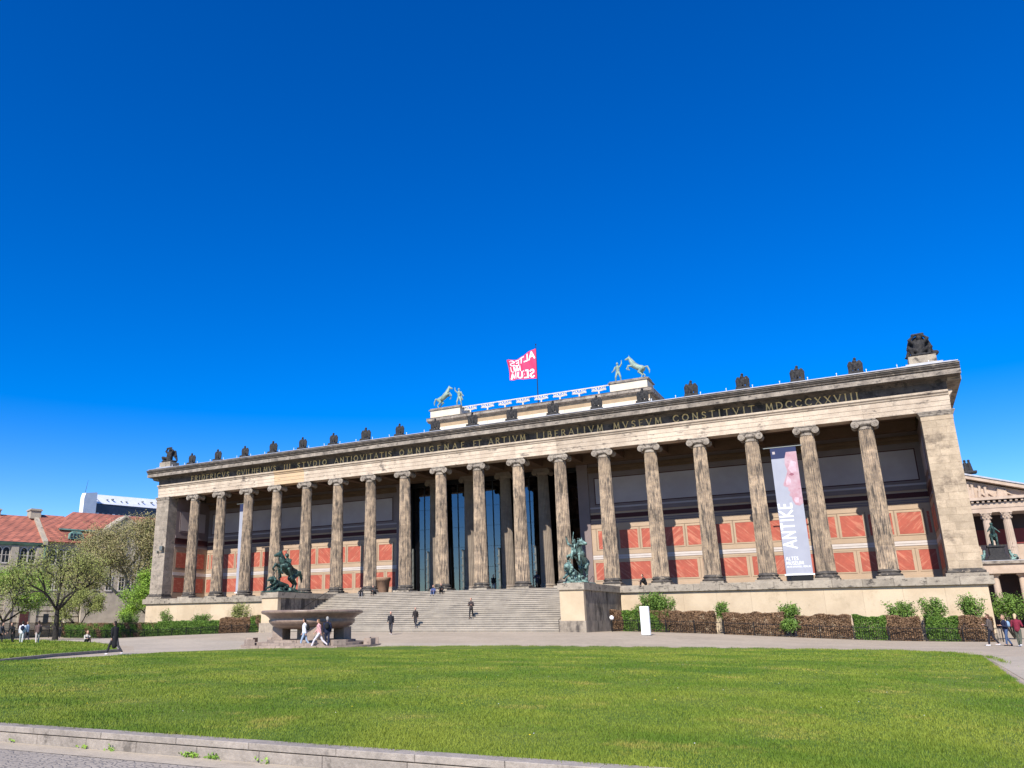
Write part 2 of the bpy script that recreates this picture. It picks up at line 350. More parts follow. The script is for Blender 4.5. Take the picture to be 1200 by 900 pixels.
def fused(mb, voxel, smooth=2):
    """melt overlapping solids into one continuous skin"""
    me = mb.mesh('fused'); o = bpy.data.objects.new('fused', me); COL.objects.link(o)
    md = o.modifiers.new('r', 'REMESH'); md.mode = 'VOXEL'; md.voxel_size = voxel; md.use_smooth_shade = True
    if smooth: sm = o.modifiers.new('s', 'SMOOTH'); sm.iterations = smooth; sm.factor = .5
    dg = bpy.context.evaluated_depsgraph_get(); dg.update()
    out = bpy.data.meshes.new_from_object(o.evaluated_get(dg))
    bpy.data.objects.remove(o); bpy.data.meshes.remove(me); return out
def quads_mesh(name, P4):
    """P4: (n,k,3) array of polygons with k corners"""
    n, k = P4.shape[:2]
    me = bpy.data.meshes.new(name); me.vertices.add(n*k); me.vertices.foreach_set('co', P4.astype(np.float32).ravel())
    me.loops.add(n*k); me.loops.foreach_set('vertex_index', np.arange(n*k, dtype=np.int32))
    me.polygons.add(n); me.polygons.foreach_set('loop_start', np.arange(0, n*k, k, dtype=np.int32)); me.polygons.foreach_set('loop_total', np.full(n, k, dtype=np.int32))
    me.update(calc_edges=True); return me
def leaves(pts, size, jitter=.5):
    n = len(pts); a = RNG.normal(size=(n, 3)); a /= np.linalg.norm(a, axis=1)[:, None]
    b = np.cross(a, RNG.normal(size=(n, 3))); b /= np.linalg.norm(b, axis=1)[:, None]
    s = size*(1-jitter/2+jitter*RNG.random((n, 1)))
    return np.stack([pts-a*s, pts-b*s*.5, pts+a*s, pts+b*s*.5], 1)

# ------------------------------------------------------------------ ground
def gz(x, y):
    a = np.abs(x)
    return -4.5 - .15*ss(25, 44, a)*ss(-30, -12, y) + .62*(1-ss(14, 40, a))*ss(-34, -12, y)
def grid(name, x0, x1, y0, y1, st, zf, material, inside=None):
    xs = np.arange(x0, x1+1e-6, st); ys = np.arange(y0, y1+1e-6, st); X, Y = np.meshgrid(xs, ys); Z = zf(X, Y)
    v = np.stack([X.ravel(), Y.ravel(), Z.ravel()], 1); nx = len(xs); f = []
    for j in range(len(ys)-1):
        for i in range(nx-1): f.append((j*nx+i, j*nx+i+1, (j+1)*nx+i+1, (j+1)*nx+i))
    me = bpy.data.meshes.new(name); me.from_pydata(v.tolist(), [], f); me.update()
    me.polygons.foreach_set('use_smooth', [True]*len(f))
    return ob(name, me, material)
import bmesh
def sheet(name, poly, zf, material, st=1.5, kind='structure', skirt=.3):
    """polygon cut into small cells, draped on zf, with a skirt"""
    bm = bmesh.new(); vs = [bm.verts.new((x, y, 0)) for x, y in poly]; bm.faces.new(vs)
    xs = [p[0] for p in poly]; ys = [p[1] for p in poly]
    for ax, lo, hi in ((0, min(xs), max(xs)), (1, min(ys), max(ys))):
        t = lo+st
        while t < hi:
            no = (1, 0, 0) if ax == 0 else (0, 1, 0); co = (t, 0, 0) if ax == 0 else (0, t, 0)
            bmesh.ops.bisect_plane(bm, geom=bm.verts[:]+bm.edges[:]+bm.faces[:], plane_co=co, plane_no=no); t += st
    be = [e for e in bm.edges if len(e.link_faces) == 1]
    for v in bm.verts: v.co.z = float(zf(v.co.x, v.co.y))
    r = bmesh.ops.extrude_edge_only(bm, edges=be)
    for g in r['geom']:
        if isinstance(g, bmesh.types.BMVert): g.co.z -= skirt
    bmesh.ops.recalc_face_normals(bm, faces=bm.faces[:])
    me = bpy.data.meshes.new(name); bm.to_mesh(me); bm.free()
    o = ob(name, me, material); o['kind'] = kind; return o

gm = MB().box(-3000, 3000, -3000, 3000, -6, -4.85); tag(ob('ground', gm, M_FARG), 'flat city ground reaching to the horizon', kind='structure')
g = grid('pavement', -120, 120, -110, 80, 2.0, gz, M_PAVE); tag(g, 'beige gravel and stone pavement of the square', kind='structure')
def kline(x): return -67.70+.0605*(x-26.72)      # the near kerb: front face
def lz(x, y):
    return gz(x, y)+.05+.15*ss(-45, -65, y)*(1-ss(36.5, 40.2, x))+.07*np.sin(ss(-29, -66, y)*math.pi)*(1-ss(36.5, 40, x))
cob = sheet('cobblestones', [(-10, kline(-10)-.45), (60, kline(60)-.45), (60, -100), (-10, -100)], lambda x, y: gz(x, y)+.012, M_COBB, 6.0)
tag(cob, 'grey cobblestone paving in front of the near kerb', kind='structure')
lawn_poly = [(8, kline(8)+.26), (39.85, kline(39.85)+.26), (39.98, -57), (40.7, -35), (39.6, -31.6), (37.8, -29.3), (32, -28.9), (18, -29.5), (10.5, -31.7), (5.0, -37.2), (4.3, -43.2), (6.1, -49.9), (6.5, -56.5)]
tag(sheet('lawn', lawn_poly, lz, M_TURF, 1.0), 'large green lawn in the middle of the square', kind='structure')
l2 = [(-39, -24.3), (-16.6, -31.1), (-10, -34.7), (-1.6, -41.6), (1.0, -48), (4.6, -53.4), (2, -66), (-40, -60), (-60, -40)]
tag(sheet('far_lawn', l2, lambda x, y: gz(x, y)+.14, M_TURF, 2.0), 'second green lawn at the left across the path', kind='structure')
tag(sheet('pale_path', [(40.2, -66), (48, -66), (60, -34), (40.95, -34)], lambda x, y: gz(x, y)+.012, M_SLABP, 4.0), 'pale stone path at the right of the lawn', kind='structure')
tag(sheet('left_path', [(-39, -23.6), (-16.2, -30.3), (-9, -33.9), (-.5, -41.3), (2.4, -48), (6, -55), (6.2, -50), (4.4, -43.2), (5.1, -37.2), (10.4, -31.9), (18, -29.6), (16, -27), (-6, -26), (-30, -21)], lambda x, y: gz(x, y)+.008, M_SLABP, 4.0), 'pale path between the two lawns', kind='structure')

# near kerb: two courses of stones
kb = thing('stone_kerb', 'low grey granite kerb of two courses along the near edge of the lawn', 'kerb', (28, kline(28), -4.5))
x = -6.0; i = 0
ang = math.atan(.0605)
def kerb_stone(x0, L_, z0, z1, dy, wd, name):
    me = MB().bev(0.002, L_-.002, 0, wd, z0, z1, .007).mesh(name)
    o = ob(name, me, M_KERB, kb, (x0, kline(x0)+dy, 0), (0, 0, ang)); return o
while x < 48:
    L_ = random.uniform(.75, 1.15); kerb_stone(x, L_*1.0018, -4.60, -4.362, .006, .24, 'base_stone'); x += L_
x = -6.4
while x < 48:
    L_ = random.uniform(.95, 1.35); kerb_stone(x, L_*1.0018, -4.352, -4.275, -.008*random.random(), .26, 'coping_stone'); x += L_
gut = MB(); gut.add([(-10, kline(-10)-.45, -4.484), (60, kline(60)-.45, -4.484), (60, kline(60)-.002, -4.480), (-10, kline(-10)-.002, -4.480)], [(0, 1, 2, 3)])
tag(ob('gutter', gut, M_SLABP), 'smooth pale gutter strip at the foot of the near kerb', kind='structure')
# edging of the big lawn at the right and of the far lawn
def edging(label, pts, wd, h, material, seg=1.2):
    t = thing('kerb', label, 'kerb', (pts[0][0], pts[0][1], float(gz(*pts[0]))))
    for (a, b) in zip(pts[:-1], pts[1:]):
        L_ = math.dist(a, b); n = max(1, round(L_/seg)); an = math.atan2(b[1]-a[1], b[0]-a[0]); s = L_/n
        for k in range(n):
            x0 = a[0]+(b[0]-a[0])*k/n; y0 = a[1]+(b[1]-a[1])*k/n
            ob('kerb_stone', MB().box(.008, s-.008, -wd/2, wd/2, -.2, h).mesh('kerb_stone'), material, t, (x0, y0, float(gz(x0, y0))), (0, 0, an))
    return t
edging('narrow grey stone kerb along the right edge of the big lawn', [(39.98, kline(40)+.3), (40.08, -57), (40.80, -34.9)], .20, .05, M_GRANB)
edging('dark edged kerb round the point of the left lawn beside the path', [(-16.6, -31.0), (-10, -34.6), (-1.5, -41.6), (1.15, -48), (4.75, -53.4), (3.2, -60)], .16, .15, M_KERB, 1.6)

# grass blades: dense near the camera, thinning out with distance
def in_poly(px, py, poly):
    c = np.zeros(len(px), bool); n = len(poly); j = n-1
    for i in range(n):
        xi, yi = poly[i]; xj, yj = poly[j]
        c ^= ((yi > py) != (yj > py)) & (px < (xj-xi)*(py-yi)/(yj-yi+1e-12)+xi); j = i
    return c
def blades(N, r0, r1, hgt, name, label, poly=None, zf=None, wk=1.0):
    poly = poly or lawn_poly; zf = zf or lz
    a = RNG.uniform(yaw-.62, yaw+.72, N); r = r0*(r1/r0)**RNG.random(N)
    px = CAM.x+r*np.sin(a); py = CAM.y+r*np.cos(a)
    k = in_poly(px, py, poly); px, py, r = px[k], py[k], r[k]; n = len(px)
    clump = np.sin(px*1.7+py*.9)*np.sin(py*1.3-px*.6)*.35+1
    h = hgt*(0.5+RNG.random(n))*clump*(1+r*.008); wd = .0032*(r/10+.5)*wk
    t = RNG.uniform(0, 2*np.pi, n); lean = RNG.uniform(.1, .8, n)*h; l2_ = RNG.uniform(0, 2*np.pi, n)
    z = np.asarray(zf(px, py))-.005
    P = np.zeros((n, 3, 3)); P[:, 0] = np.stack([px-wd*np.cos(t), py-wd*np.sin(t), z], 1); P[:, 1] = np.stack([px+wd*np.cos(t), py+wd*np.sin(t), z], 1)
    P[:, 2] = np.stack([px+lean*np.cos(l2_), py+lean*np.sin(l2_), z+h], 1)
    tag(ob(name, quads_mesh(name, P), M_BLADE), label, 'grass', kind='stuff')
blades(760000, 7.5, 46, .028, 'grass', 'short green grass blades covering the big lawn')
blades(260000, 34, 95, .06, 'grass', 'short green grass blades covering the left lawn', l2, lambda x, y: gz(x, y)+.14, 1.2)
# ragged, taller growth along the lawn's edges
ep = []
for (a, b) in zip(lawn_poly, lawn_poly[1:]+lawn_poly[:1]):
    L_ = math.dist(a, b); n = int(L_*520); t = RNG.random(n); jit = RNG.normal(size=(n, 2))*.05; cl = (np.sin(t*L_*2.3+a[0])+np.sin(t*L_*5.1)+RNG.normal(size=n)*.7) > -.4
    ep.append(np.stack([a[0]+(b[0]-a[0])*t, a[1]+(b[1]-a[1])*t], 1)[cl]+jit[cl])
for cx, cy, n, sx_, sy_ in ((39.3, -31.3, 900, .55, .16), (40.2, -33.2, 500, .2, .4), (41.0, -35.9, 260, .1, .7), (41.05, -38.6, 200, .09, .9), (12.6, -31.0, 900, 1.2, .12), (15.2, -30.2, 500, .9, .12)):
    ep.append(RNG.normal(size=(n, 2))*[sx_, sy_]+[cx, cy])
ep = np.concatenate(ep); n = len(ep); t = RNG.uniform(0, 6.28, n); h = RNG.uniform(.03, .11, n); z = np.asarray(gz(ep[:, 0], ep[:, 1]))+.03+.15*ss(-45, -65, ep[:, 1])*(1-ss(36.5, 40.2, ep[:, 0])); wd = .007
P = np.zeros((n, 3, 3)); P[:, 0] = np.stack([ep[:, 0]-wd*np.cos(t), ep[:, 1]-wd*np.sin(t), z], 1); P[:, 1] = np.stack([ep[:, 0]+wd*np.cos(t), ep[:, 1]+wd*np.sin(t), z], 1); P[:, 2] = np.stack([ep[:, 0]+RNG.normal(size=n)*.03, ep[:, 1]+RNG.normal(size=n)*.03, z+h], 1)
tag(ob('edge_grass', quads_mesh('edge_grass', P), M_BLADE), 'ragged taller grass tufts along the edges of the big lawn', 'grass', kind='stuff')
# weeds at the kerb foot and dandelions
wp = []
for (cx, n) in ((28.4, 14), (28.9, 20), (30.2, 70), (30.55, 50), (31.3, 14), (27.0, 10)):
    cy = kline(cx)-.03; p = RNG.normal(size=(n, 3))*[.06, .02, .018]+[cx, cy, -4.45]; wp.append(p)
tag(ob('weed', quads_mesh('weed', leaves(np.concatenate(wp), .022)), M_LEAFY), 'small green weeds growing from the foot of the near kerb', 'weeds', kind='stuff')
def dots(N, sz, material, label, name):
    px = RNG.uniform(8, 40, N); py = RNG.uniform(-66, -30, N); k = in_poly(px, py, lawn_poly); px, py = px[k], py[k]
    z = np.asarray(lz(px, py))+.05; n = len(px); mb = []
    t = np.array([[0, 0, 1], [1, 0, 0], [0, 1, 0], [-1, 0, 0], [0, -1, 0]])*sz
    P = np.stack([px, py, z], 1)
    tri = np.concatenate([np.stack([P+t[0]*.6, P+t[a], P+t[b]], 1) for a, b in ((1, 2), (2, 3), (3, 4), (4, 1))])
    tag(ob(name, quads_mesh(name, tri), material), label, 'flowers', kind='stuff')
dots(48, .014, M_DAND, 'yellow dandelion heads dotted over the big lawn', 'dandelion')
dots(90, .009, M_SIGN, 'tiny white daisies scattered over the big lawn', 'daisy')
# ------------------------------------------------------------------ museum
MU = thing('museum', 'long neoclassical museum with eighteen fluted Ionic columns and gold inscription above broad stairs', 'museum', (0, 0, -4.5))
def part(name, mb, material, parent=None, **k): return ob(name, mb, material, parent or MU, **k)
HW = 44.45                                           # half width of the front
# --- body behind the porch
part('body_wall', MB().box(-HW+.05, -12.2, 7.25, 52, -5, 15.7), M_WALL)
part('body_wall', MB().box(12.2, HW-.05, 7.25, 52, -5, 15.7), M_WALL)
part('body_wall', MB().box(-12.19, 12.19, 16.0, 51.9, -5, 15.69), M_DKRED)
part('body_wall', MB().box(-12.19, 12.19, 7.26, 15.99, 13.6, 15.69), M_SOFF)
part('roof', MB().box(-HW+.1, HW-.1, -.2, 51.8, 15.72, 16.62), M_METAL)
part('porch_floor', MB().box(-HW+.3, HW-.3, -1.0, 7.24, -.5, -.004).box(-12.1, 12.1, 7.25, 15.98, -.5, -.008), M_BASE)
# --- stylobate slab, joints every ~2.25 m, broken by the stairs
def slabs(x0, x1):
    n = max(1, round((x1-x0)/2.25)); s = (x1-x0)/n
    for k in range(n):
        j = random.uniform(-.006, .006)
        part('stylobate_slab', MB().bev(x0+k*s+.006, x0+(k+1)*s-.006, -1.35+j, -.9, -.62, 0, .02), M_SLAB)
slabs(-44.95, -14.55); slabs(14.55, 44.95); slabs(-14.54, 14.54)
for sx in (-1, 1):
    part('stylobate_slab', MB().box(min(sx*44.951, sx*44.3), max(sx*44.951, sx*44.3), -.89, 52, -.62, -.002), M_SLAB)
def wallslabs(x0, x1):
    n = max(1, round((x1-x0)/2.8)); s = (x1-x0)/n
    for k in range(n):
        part('wall_slab', MB().bev(x0+k*s+.003, x0+(k+1)*s-.003, -1.10+random.uniform(-.003, .003), -.8, -4.12, -.621, .006), M_WALL)
        part('plinth_slab', MB().bev(x0+k*s+.005, x0+(k+1)*s-.005, -1.24, -.8, -4.9, -4.125, .02), M_SLAB)
wallslabs(-44.5, -16.7); wallslabs(16.7, 44.5)
for sx in (-1, 1):
    part('side_wall', MB().box(min(sx*44.5, sx*44.0), max(sx*44.5, sx*44.0), -.79, 52.2, -4.9, -.622), M_WALL)
    part('side_wall', MB().box(min(sx*HW, sx*42.25), max(sx*HW, sx*42.25), .78, 7.24, 0, 13.0), M_MAUVE if sx < 0 else M_MAUVE)
    part('side_wall', MB().box(min(sx*44.4, sx*44.0), max(sx*44.4, sx*44.0), -.1, 52.1, 13.0, 15.68), M_WALL)

# --- columns
def shaft_r(t): return .735-.155*t-.03*(t*t-t)*-1.0*.6      # slight entasis
def flute_ring(r, z, n=24, depth=.085):
    out = []
    for i in range(n):
        a0 = 2*math.pi*i/n; s = 2*math.pi/n
        for u, d in ((.0, 0), (.14, 0), (.30, .75), (.57, 1.0), (.84, .75)):
            a = a0+s*u; q = r-depth*d*(r/.73); out.append((q*math.cos(a), q*math.sin(a), z))
    return out
Z0, Z1 = .74, 12.18
NDR = 7
drums = []
edges_z = [Z0+(Z1-Z0)*(k/NDR+(0, .02, -.015, .012, -.02, .015, -.01, 0)[k]) for k in range(NDR+1)]
for k in range(NDR):
    za, zb = edges_z[k], edges_z[k+1]; rings = []
    def rr_(z): return shaft_r((z-Z0)/(Z1-Z0))
    zs = [za+.001, za+.012, (za+zb)/2, zb-.012, zb-.001]
    for i, z in enumerate(zs):
        r = rr_(z)-(.010 if i in (0, 4) else 0); rings.append(flute_ring(r, z))
    v = sum(rings, []); n = len(rings[0]); f = []
    for q in range(4):
        for i in range(n):
            j = (i+1) % n; f.append((q*n+i, q*n+j, (q+1)*n+j, (q+1)*n+i))
    f.append(tuple(range(n-1, -1, -1))); f.append(tuple(4*n+i for i in range(n)))
    me = bpy.data.meshes.new('drum'); me.from_pydata(v, [], f); me.update(); me.materials.append(M_COL); drums.append(me)
b = MB().box(-.98, .98, -.98, .98, 0, .20); base_pl = b.mesh('plinth'); base_pl.materials.append(M_SLAB)
prof = [(.92, .2)]
for k in range(7): a = math.pi*k/6; prof.append((.86+.085*math.sin(a), .30-.095*math.cos(a)))
prof += [(.80, .41), (.77, .46), (.80, .50)]
for k in range(6): a = math.pi*k/5; prof.append((.79+.06*math.sin(a), .575-.065*math.cos(a)))
prof += [(.765, .65), (.765, .69), (.735, .745)]
base_to = MB().lathe(prof, 32).mesh('base_torus', True); base_to.materials.append(M_BASE)
def capital():
    m = MB(); r0 = .575
    m.lathe([(r0, 12.175), (r0+.02, 12.2), (r0-.02, 12.23), (r0-.03, 12.42), (r0+.02, 12.45), (r0+.1, 12.52), (r0+.16, 12.60), (r0+.14, 12.66)], 28)
    for sx in (-1, 1):
        cx = sx*.735; cz = 12.60
        # bolster along y, waisted in the middle
        pr = [(.16, -.66), (.305, -.64), (.315, -.56), (.24, -.40), (.19, -.12), (.20, 0), (.19, .12), (.24, .40), (.315, .56), (.305, .64), (.16, .66)]
        mm = MB().lathe(pr, 20); m.add([(cx+p[0], p[2], cz+p[1]) for p in mm.v], mm.f)
        for fy in (-1, 1):
            pts = []
            for k in range(34):
                a = k*.36; r = .295*math.exp(-.135*a)
                pts.append((cx+sx*-math.cos(a+math.pi/2)*r*-1, fy*(.655+.01*k/34), cz+math.sin(a+math.pi/2)*r))
            for p, q in zip(pts[:-1], pts[1:]): m.tube(p, q, .028, .027, 5)
            mm = MB().ell((cx, fy*.66, cz), (.06, .05, .06), 8, 5); m.add(mm.v, mm.f)
    # cushion between the scrolls with a dipping lower edge
    for fy in (-1, 1):
        top = 12.90; N = 8; poly = [(-.74, top), ]
        poly = [(-.74+1.48*k/N, 12.70-.05*math.sin(math.pi*k/N)) for k in range(N+1)]+[(.74, top), (-.74, top)]
        m.prism(poly, fy*.57, fy*.635, 'y')
    m.box(-.74, .74, -.568, .568, 12.66, 12.895)
    for k in range(9):
        a = -.48+.96*k/8; m.ell((a, -.60, 12.60), (.05, .06, .085), 6, 5)
    m.box(-.86, .86, -.70, .70, 12.905, 13.0)
    m.box(-.80, .80, -.66, .66, 12.87, 12.91)
    me = m.mesh('capital'); me.materials.append(M_CAP); return me
cap_me = capital()
def make_column(x, y, inner=False):
    c = bpy.data.objects.new('column', None); COL.objects.link(c); c.location = (x, y, 0); c.empty_display_size = .5
    c.parent = MU; c.matrix_parent_inverse = world_inv(MU)
    rz = random.choice([0, math.pi/12*3, math.pi/2, math.pi])
    for nm, me in [('plinth', base_pl), ('base_torus', base_to), ('capital', cap_me)]+[('drum', d) for d in drums]:
        o = bpy.data.objects.new(nm, me); COL.objects.link(o); o.parent = c
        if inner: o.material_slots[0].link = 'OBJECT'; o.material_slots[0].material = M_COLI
        if nm == 'drum': o.rotation_euler = (0, 0, 2*math.pi/24*random.randint(0, 23))
    return c
CX = [(k-9.5)*4.5 for k in range(1, 19)]
for x in CX: make_column(x, 0)
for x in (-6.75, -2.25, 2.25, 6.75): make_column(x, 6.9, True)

# --- antae: courses of blocks
def anta(x0, x1, material, label):
    a = bpy.data.objects.new('corner_pier', None); COL.objects.link(a); a.location = ((x0+x1)/2, 0, 0); a.parent = MU; a.matrix_parent_inverse = world_inv(MU)
    if label: a['label'] = label
    yF, yB = -.76, .77
    part('pier_base', MB().bev(x0-.28, x1+.28, yF-.28, yB+.001, .001, .26, .02), M_SLAB, a)
    part('pier_base', MB().bev(x0-.16, x1+.16, yF-.2, yB+.002, .262, .46, .05).box(x0-.06, x1+.06, yF-.09, yB+.003, .46, .60), M_BASE, a)
    n = 20; h = (12.25-.6)/n
    for k in range(n):
        z0 = .6+k*h; z1 = z0+h; tp = 1-(k/n)*.02
        if k % 2: cuts = [x0, (x0+x1)/2+random.uniform(-.2, .2), x1]
        elif random.random() < .35: cuts = [x0, x0+.65, x1-.6, x1]
        else: cuts = [x0, x1-random.uniform(.7, .9), x1] if random.random() < .5 else [x0, x0+random.uniform(.7, .9), x1]
        for c0, c1 in zip(cuts[:-1], cuts[1:]):
            part('stone_block', MB().bev(c0+.002, c1-.002, yF+random.uniform(-.004, .004), yB, z0+.002, z1-.002, .008), material, a)
    part('pier_capital', MB().bev(x0-.02, x1+.02, yF-.02, yB+.001, 12.251, 12.62, .01), material, a)
    for z0, z1, e in ((12.621, 12.70, .06), (12.701, 12.82, .10), (12.821, 12.91, .15), (12.911, 12.999, .19)):
        part('pier_capital_moulding', MB().box(x0-e, x1+e, yF-e, yB+.004, z0, z1), M_CAP, a)
anta(42.25, HW, M_ANTA, 'pale right corner pier'); anta(-HW, -42.25, M_ANTAD, 'weathered grey left corner pier')
# small grey floodlight on the left pier
fl = thing('floodlight', 'small grey floodlight box bracketed to the left corner pier', 'floodlight', (-42.6, -.78, 6.2))
ob('lamp_box', MB().box(-42.85, -42.35, -1.2, -.9, 6.1, 6.6), M_POLE, fl); ob('bracket', MB().box(-43.4, -42.3, -1.05, -1.0, 5.98, 6.04).box(-43.42, -43.34, -1.06, -.765, 5.7, 6.05), M_POLE, fl)

# --- entablature
bays = [-HW, -40.5]+[-40.5+4.5*k for k in range(1, 19)]+[HW]
bays[1] = -40.5
A_PR = [(-.66, 13.001), (-.66, 13.40), (-.69, 13.41), (-.69, 13.80), (-.72, 13.81), (-.72, 14.22), (-.80, 14.26), (-.84, 14.36), (-.96, 14.46), (-.98, 14.58), (-.98, 14.62), (-.70, 14.68), (.60, 14.68), (.60, 13.001)]
F_PR = [(-.68, 14.69), (-.68, 15.36), (.55, 15.36), (.55, 14.69)]
C_PR = [(-.69, 15.361), (-.78, 15.40), (-.80, 15.50), (-.92, 15.56), (-.96, 15.66), (-1.84, 15.62), (-1.86, 15.97), (-1.78, 15.975), (-1.78, 16.05), (-1.7, 16.055), (-.9, 16.07), (.5, 16.07), (.5, 15.361)]
K_PR = [(-1.80, 16.08), (-1.90, 16.12), (-1.92, 16.18), (-1.86, 16.19), (-1.94, 16.24), (-2.04, 16.32), (-2.04, 16.36), (-1.98, 16.37), (-1.98, 16.40), (-2.12, 16.41), (-2.12, 16.50), (-.9, 16.60), (.5, 16.60), (.5, 16.08)]
def entab(name, pr, xs, material, ext=0.0, special=None):
    for i, (a, b_) in enumerate(zip(xs[:-1], xs[1:])):
        e0 = ext if i == 0 else 0; e1 = ext if i == len(xs)-2 else 0
        j = random.uniform(-.004, .004); m2 = special if (special is not None and i == 4) else material
        part(name, MB().prism([(p[0]+j, p[1]) for p in pr], a-e0+.004, b_+e1-.004, 'x'), m2)
col_edges = [-HW]+CX[0:18]+[HW]
entab('architrave_block', A_PR, [-HW]+CX+[HW], M_ARCH, 0, M_ARCHW)
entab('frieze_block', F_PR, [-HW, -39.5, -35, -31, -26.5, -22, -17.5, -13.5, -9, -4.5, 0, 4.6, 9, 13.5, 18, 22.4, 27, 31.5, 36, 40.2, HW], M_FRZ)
entab('cornice_block', C_PR, [-HW+2.25*k*.98775 for k in range(41)], M_CORN, 1.02)
entab('cornice_crown_block', K_PR, [-HW+2.25*k*.98775 for k in range(41)], M_CYMA, 1.02)
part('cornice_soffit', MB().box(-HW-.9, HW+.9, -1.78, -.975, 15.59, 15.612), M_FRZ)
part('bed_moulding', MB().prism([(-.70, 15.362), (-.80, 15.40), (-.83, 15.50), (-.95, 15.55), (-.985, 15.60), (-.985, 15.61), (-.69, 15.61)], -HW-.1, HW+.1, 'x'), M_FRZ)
# returns of the entablature on both ends
for sx in (-1, 1):
    def mp(pr, off): return [(sx*(HW-.68+.0+(-p[0]))+sx*off*0, p[1]) for p in pr]
    part('end_architrave', MB().prism(mp([(p[0]-.0, p[1]) for p in A_PR if p[0] < 0]+[(.3, 14.679), (.3, 13.002)], 0), -.6, 52, 'y'), M_ARCH)
    part('end_cornice', MB().prism([(sx*(HW-.68-p[0]), p[1]-.002) for p in C_PR if p[0] < 0]+[(sx*(HW-1), 16.59), (sx*(HW-1), 15.37)], .4, 52, 'y'), M_CORN)
part('gutter_edge', MB().box(-HW-.95, HW+.95, -1.95, .2, 16.612, 16.68), M_METAL)
part('gutter_edge', MB().box(-HW-.5, HW+.5, -1.35, 20, 16.681, 16.80), M_METAL)
for k in range(40):
    x = -43.5+k*2.23
    if k == 0: rod_me = MB().tube((0, 0, 0), (0, 0, .22), .025, .02, 6).ell((0, 0, .24), .05, 6, 4).mesh('roof_finial'); rod_me.materials.append(M_SIGN)
    ob('roof_finial', rod_me, None, MU, (x, -1.6, 16.73))

# --- inscription
GL = {
 'A': (.82, [[(0, 0), (.41, 1), (.82, 0)], [(.16, .36), (.66, .36)]]), 'B': (.62, [[(.08, 0), (.08, 1), (.36, 1), (.52, .9), (.52, .66), (.38, .54), (.08, .54)], [(.38, .54), (.6, .42), (.6, .12), (.42, 0), (.08, 0)]]),
 'C': (.80, [[(.78, .82), (.62, .97), (.42, 1), (.18, .88), (.04, .62), (.04, .38), (.18, .12), (.42, 0), (.62, .03), (.78, .18)]]),
 'D': (.80, [[(.08, 0), (.08, 1), (.40, 1), (.66, .88), (.78, .62), (.78, .38), (.66, .12), (.40, 0), (.08, 0)]]),
 'E': (.56, [[(.54, 1), (.08, 1), (.08, 0), (.56, 0)], [(.08, .52), (.46, .52)]]), 'F': (.54, [[(.54, 1), (.08, 1), (.08, 0)], [(.08, .52), (.46, .52)]]),
 'G': (.84, [[(.78, .82), (.62, .97), (.42, 1), (.18, .88), (.04, .62), (.04, .38), (.18, .12), (.42, 0), (.62, .03), (.76, .12), (.76, .44), (.55, .44)]]),
 'H': (.80, [[(.08, 0), (.08, 1)], [(.72, 0), (.72, 1)], [(.08, .52), (.72, .52)]]), 'I': (.22, [[(.11, 0), (.11, 1)]]),
 'K': (.74, [[(.08, 0), (.08, 1)], [(.68, 1), (.1, .45), (.72, 0)]]), 'L': (.54, [[(.08, 1), (.08, 0), (.54, 0)]]),
 'M': (.92, [[(.04, 0), (.14, 1), (.46, .12), (.78, 1), (.88, 0)]]), 'N': (.82, [[(.08, 0), (.08, 1), (.74, 0), (.74, 1)]]),
 'O': (.92, [[(.46, 1), (.18, .88), (.04, .62), (.04, .38), (.18, .12), (.46, 0), (.74, .12), (.88, .38), (.88, .62), (.74, .88), (.46, 1)]]),
 'P': (.6, [[(.08, 0), (.08, 1), (.38, 1), (.56, .88), (.56, .62), (.38, .48), (.08, .48)]]),
 'Q': (.98, [[(.46, 1), (.18, .88), (.04, .62), (.04, .38), (.18, .12), (.46, 0), (.74, .12), (.88, .38), (.88, .62), (.74, .88), (.46, 1)], [(.52, .06), (.96, -.18)]]),
 'R': (.70, [[(.08, 0), (.08, 1), (.38, 1), (.56, .88), (.56, .64), (.38, .5), (.08, .5)], [(.34, .5), (.70, 0)]]),
 'S': (.56, [[(.52, .84), (.36, .98), (.2, .98), (.06, .84), (.08, .64), (.28, .52), (.48, .38), (.52, .18), (.38, .02), (.2, 0), (.04, .14)]]),
 'T': (.70, [[(.35, 0), (.35, 1)], [(0, 1), (.70, 1)]]), 'V': (.80, [[(0, 1), (.40, 0), (.80, 1)]]), 'X': (.76, [[(.04, 1), (.72, 0)], [(.04, 0), (.72, 1)]]),
 'U': (.72, [[(.08, 1), (.08, .3), (.2, .06), (.36, 0), (.52, .06), (.64, .3), (.64, 1)]]), ' ': (.4, [])}
def glyph(ch, h, sw, depth, serif=True, y0=0.0):
    m = MB(); w_, pls = GL[ch]; q = 0
    def seg(a, b_, s):
        nonlocal q
        a = Vector(a)*h; b_ = Vector(b_)*h; d = (b_-a); 
        if d.length < 1e-6: return
        d.normalize(); nrm = Vector((-d.y, d.x))*s/2; a = a-d*s*.35; b_ = b_+d*s*.35; q += 1; o = .0012*q
        pts = [a+nrm, b_+nrm, b_-nrm, a-nrm]
        m.add([(p.x, y0-depth-o, p.y) for p in pts]+[(p.x, y0, p.y) for p in pts], [(0, 1, 2, 3), (0, 4, 5, 1), (1, 5, 6, 2), (2, 6, 7, 3), (3, 7, 4, 0), (7, 6, 5, 4)])
    for pl in pls:
        for a, b_ in zip(pl[:-1], pl[1:]):
            thin = serif and (abs(a[1]-b_[1]) < .1 or (b_[1]-a[1] > .5 and b_[0]-a[0] > .2))
            seg(a, b_, sw*(.6 if thin else 1))
        if serif and pl[0] != pl[-1]:
            for p in (pl[0], pl[-1]):
                if p[1] in (0, 1): seg((p[0]-.09, p[1]), (p[0]+.09, p[1]), sw*.45)
    return m
glyph_cache = {}
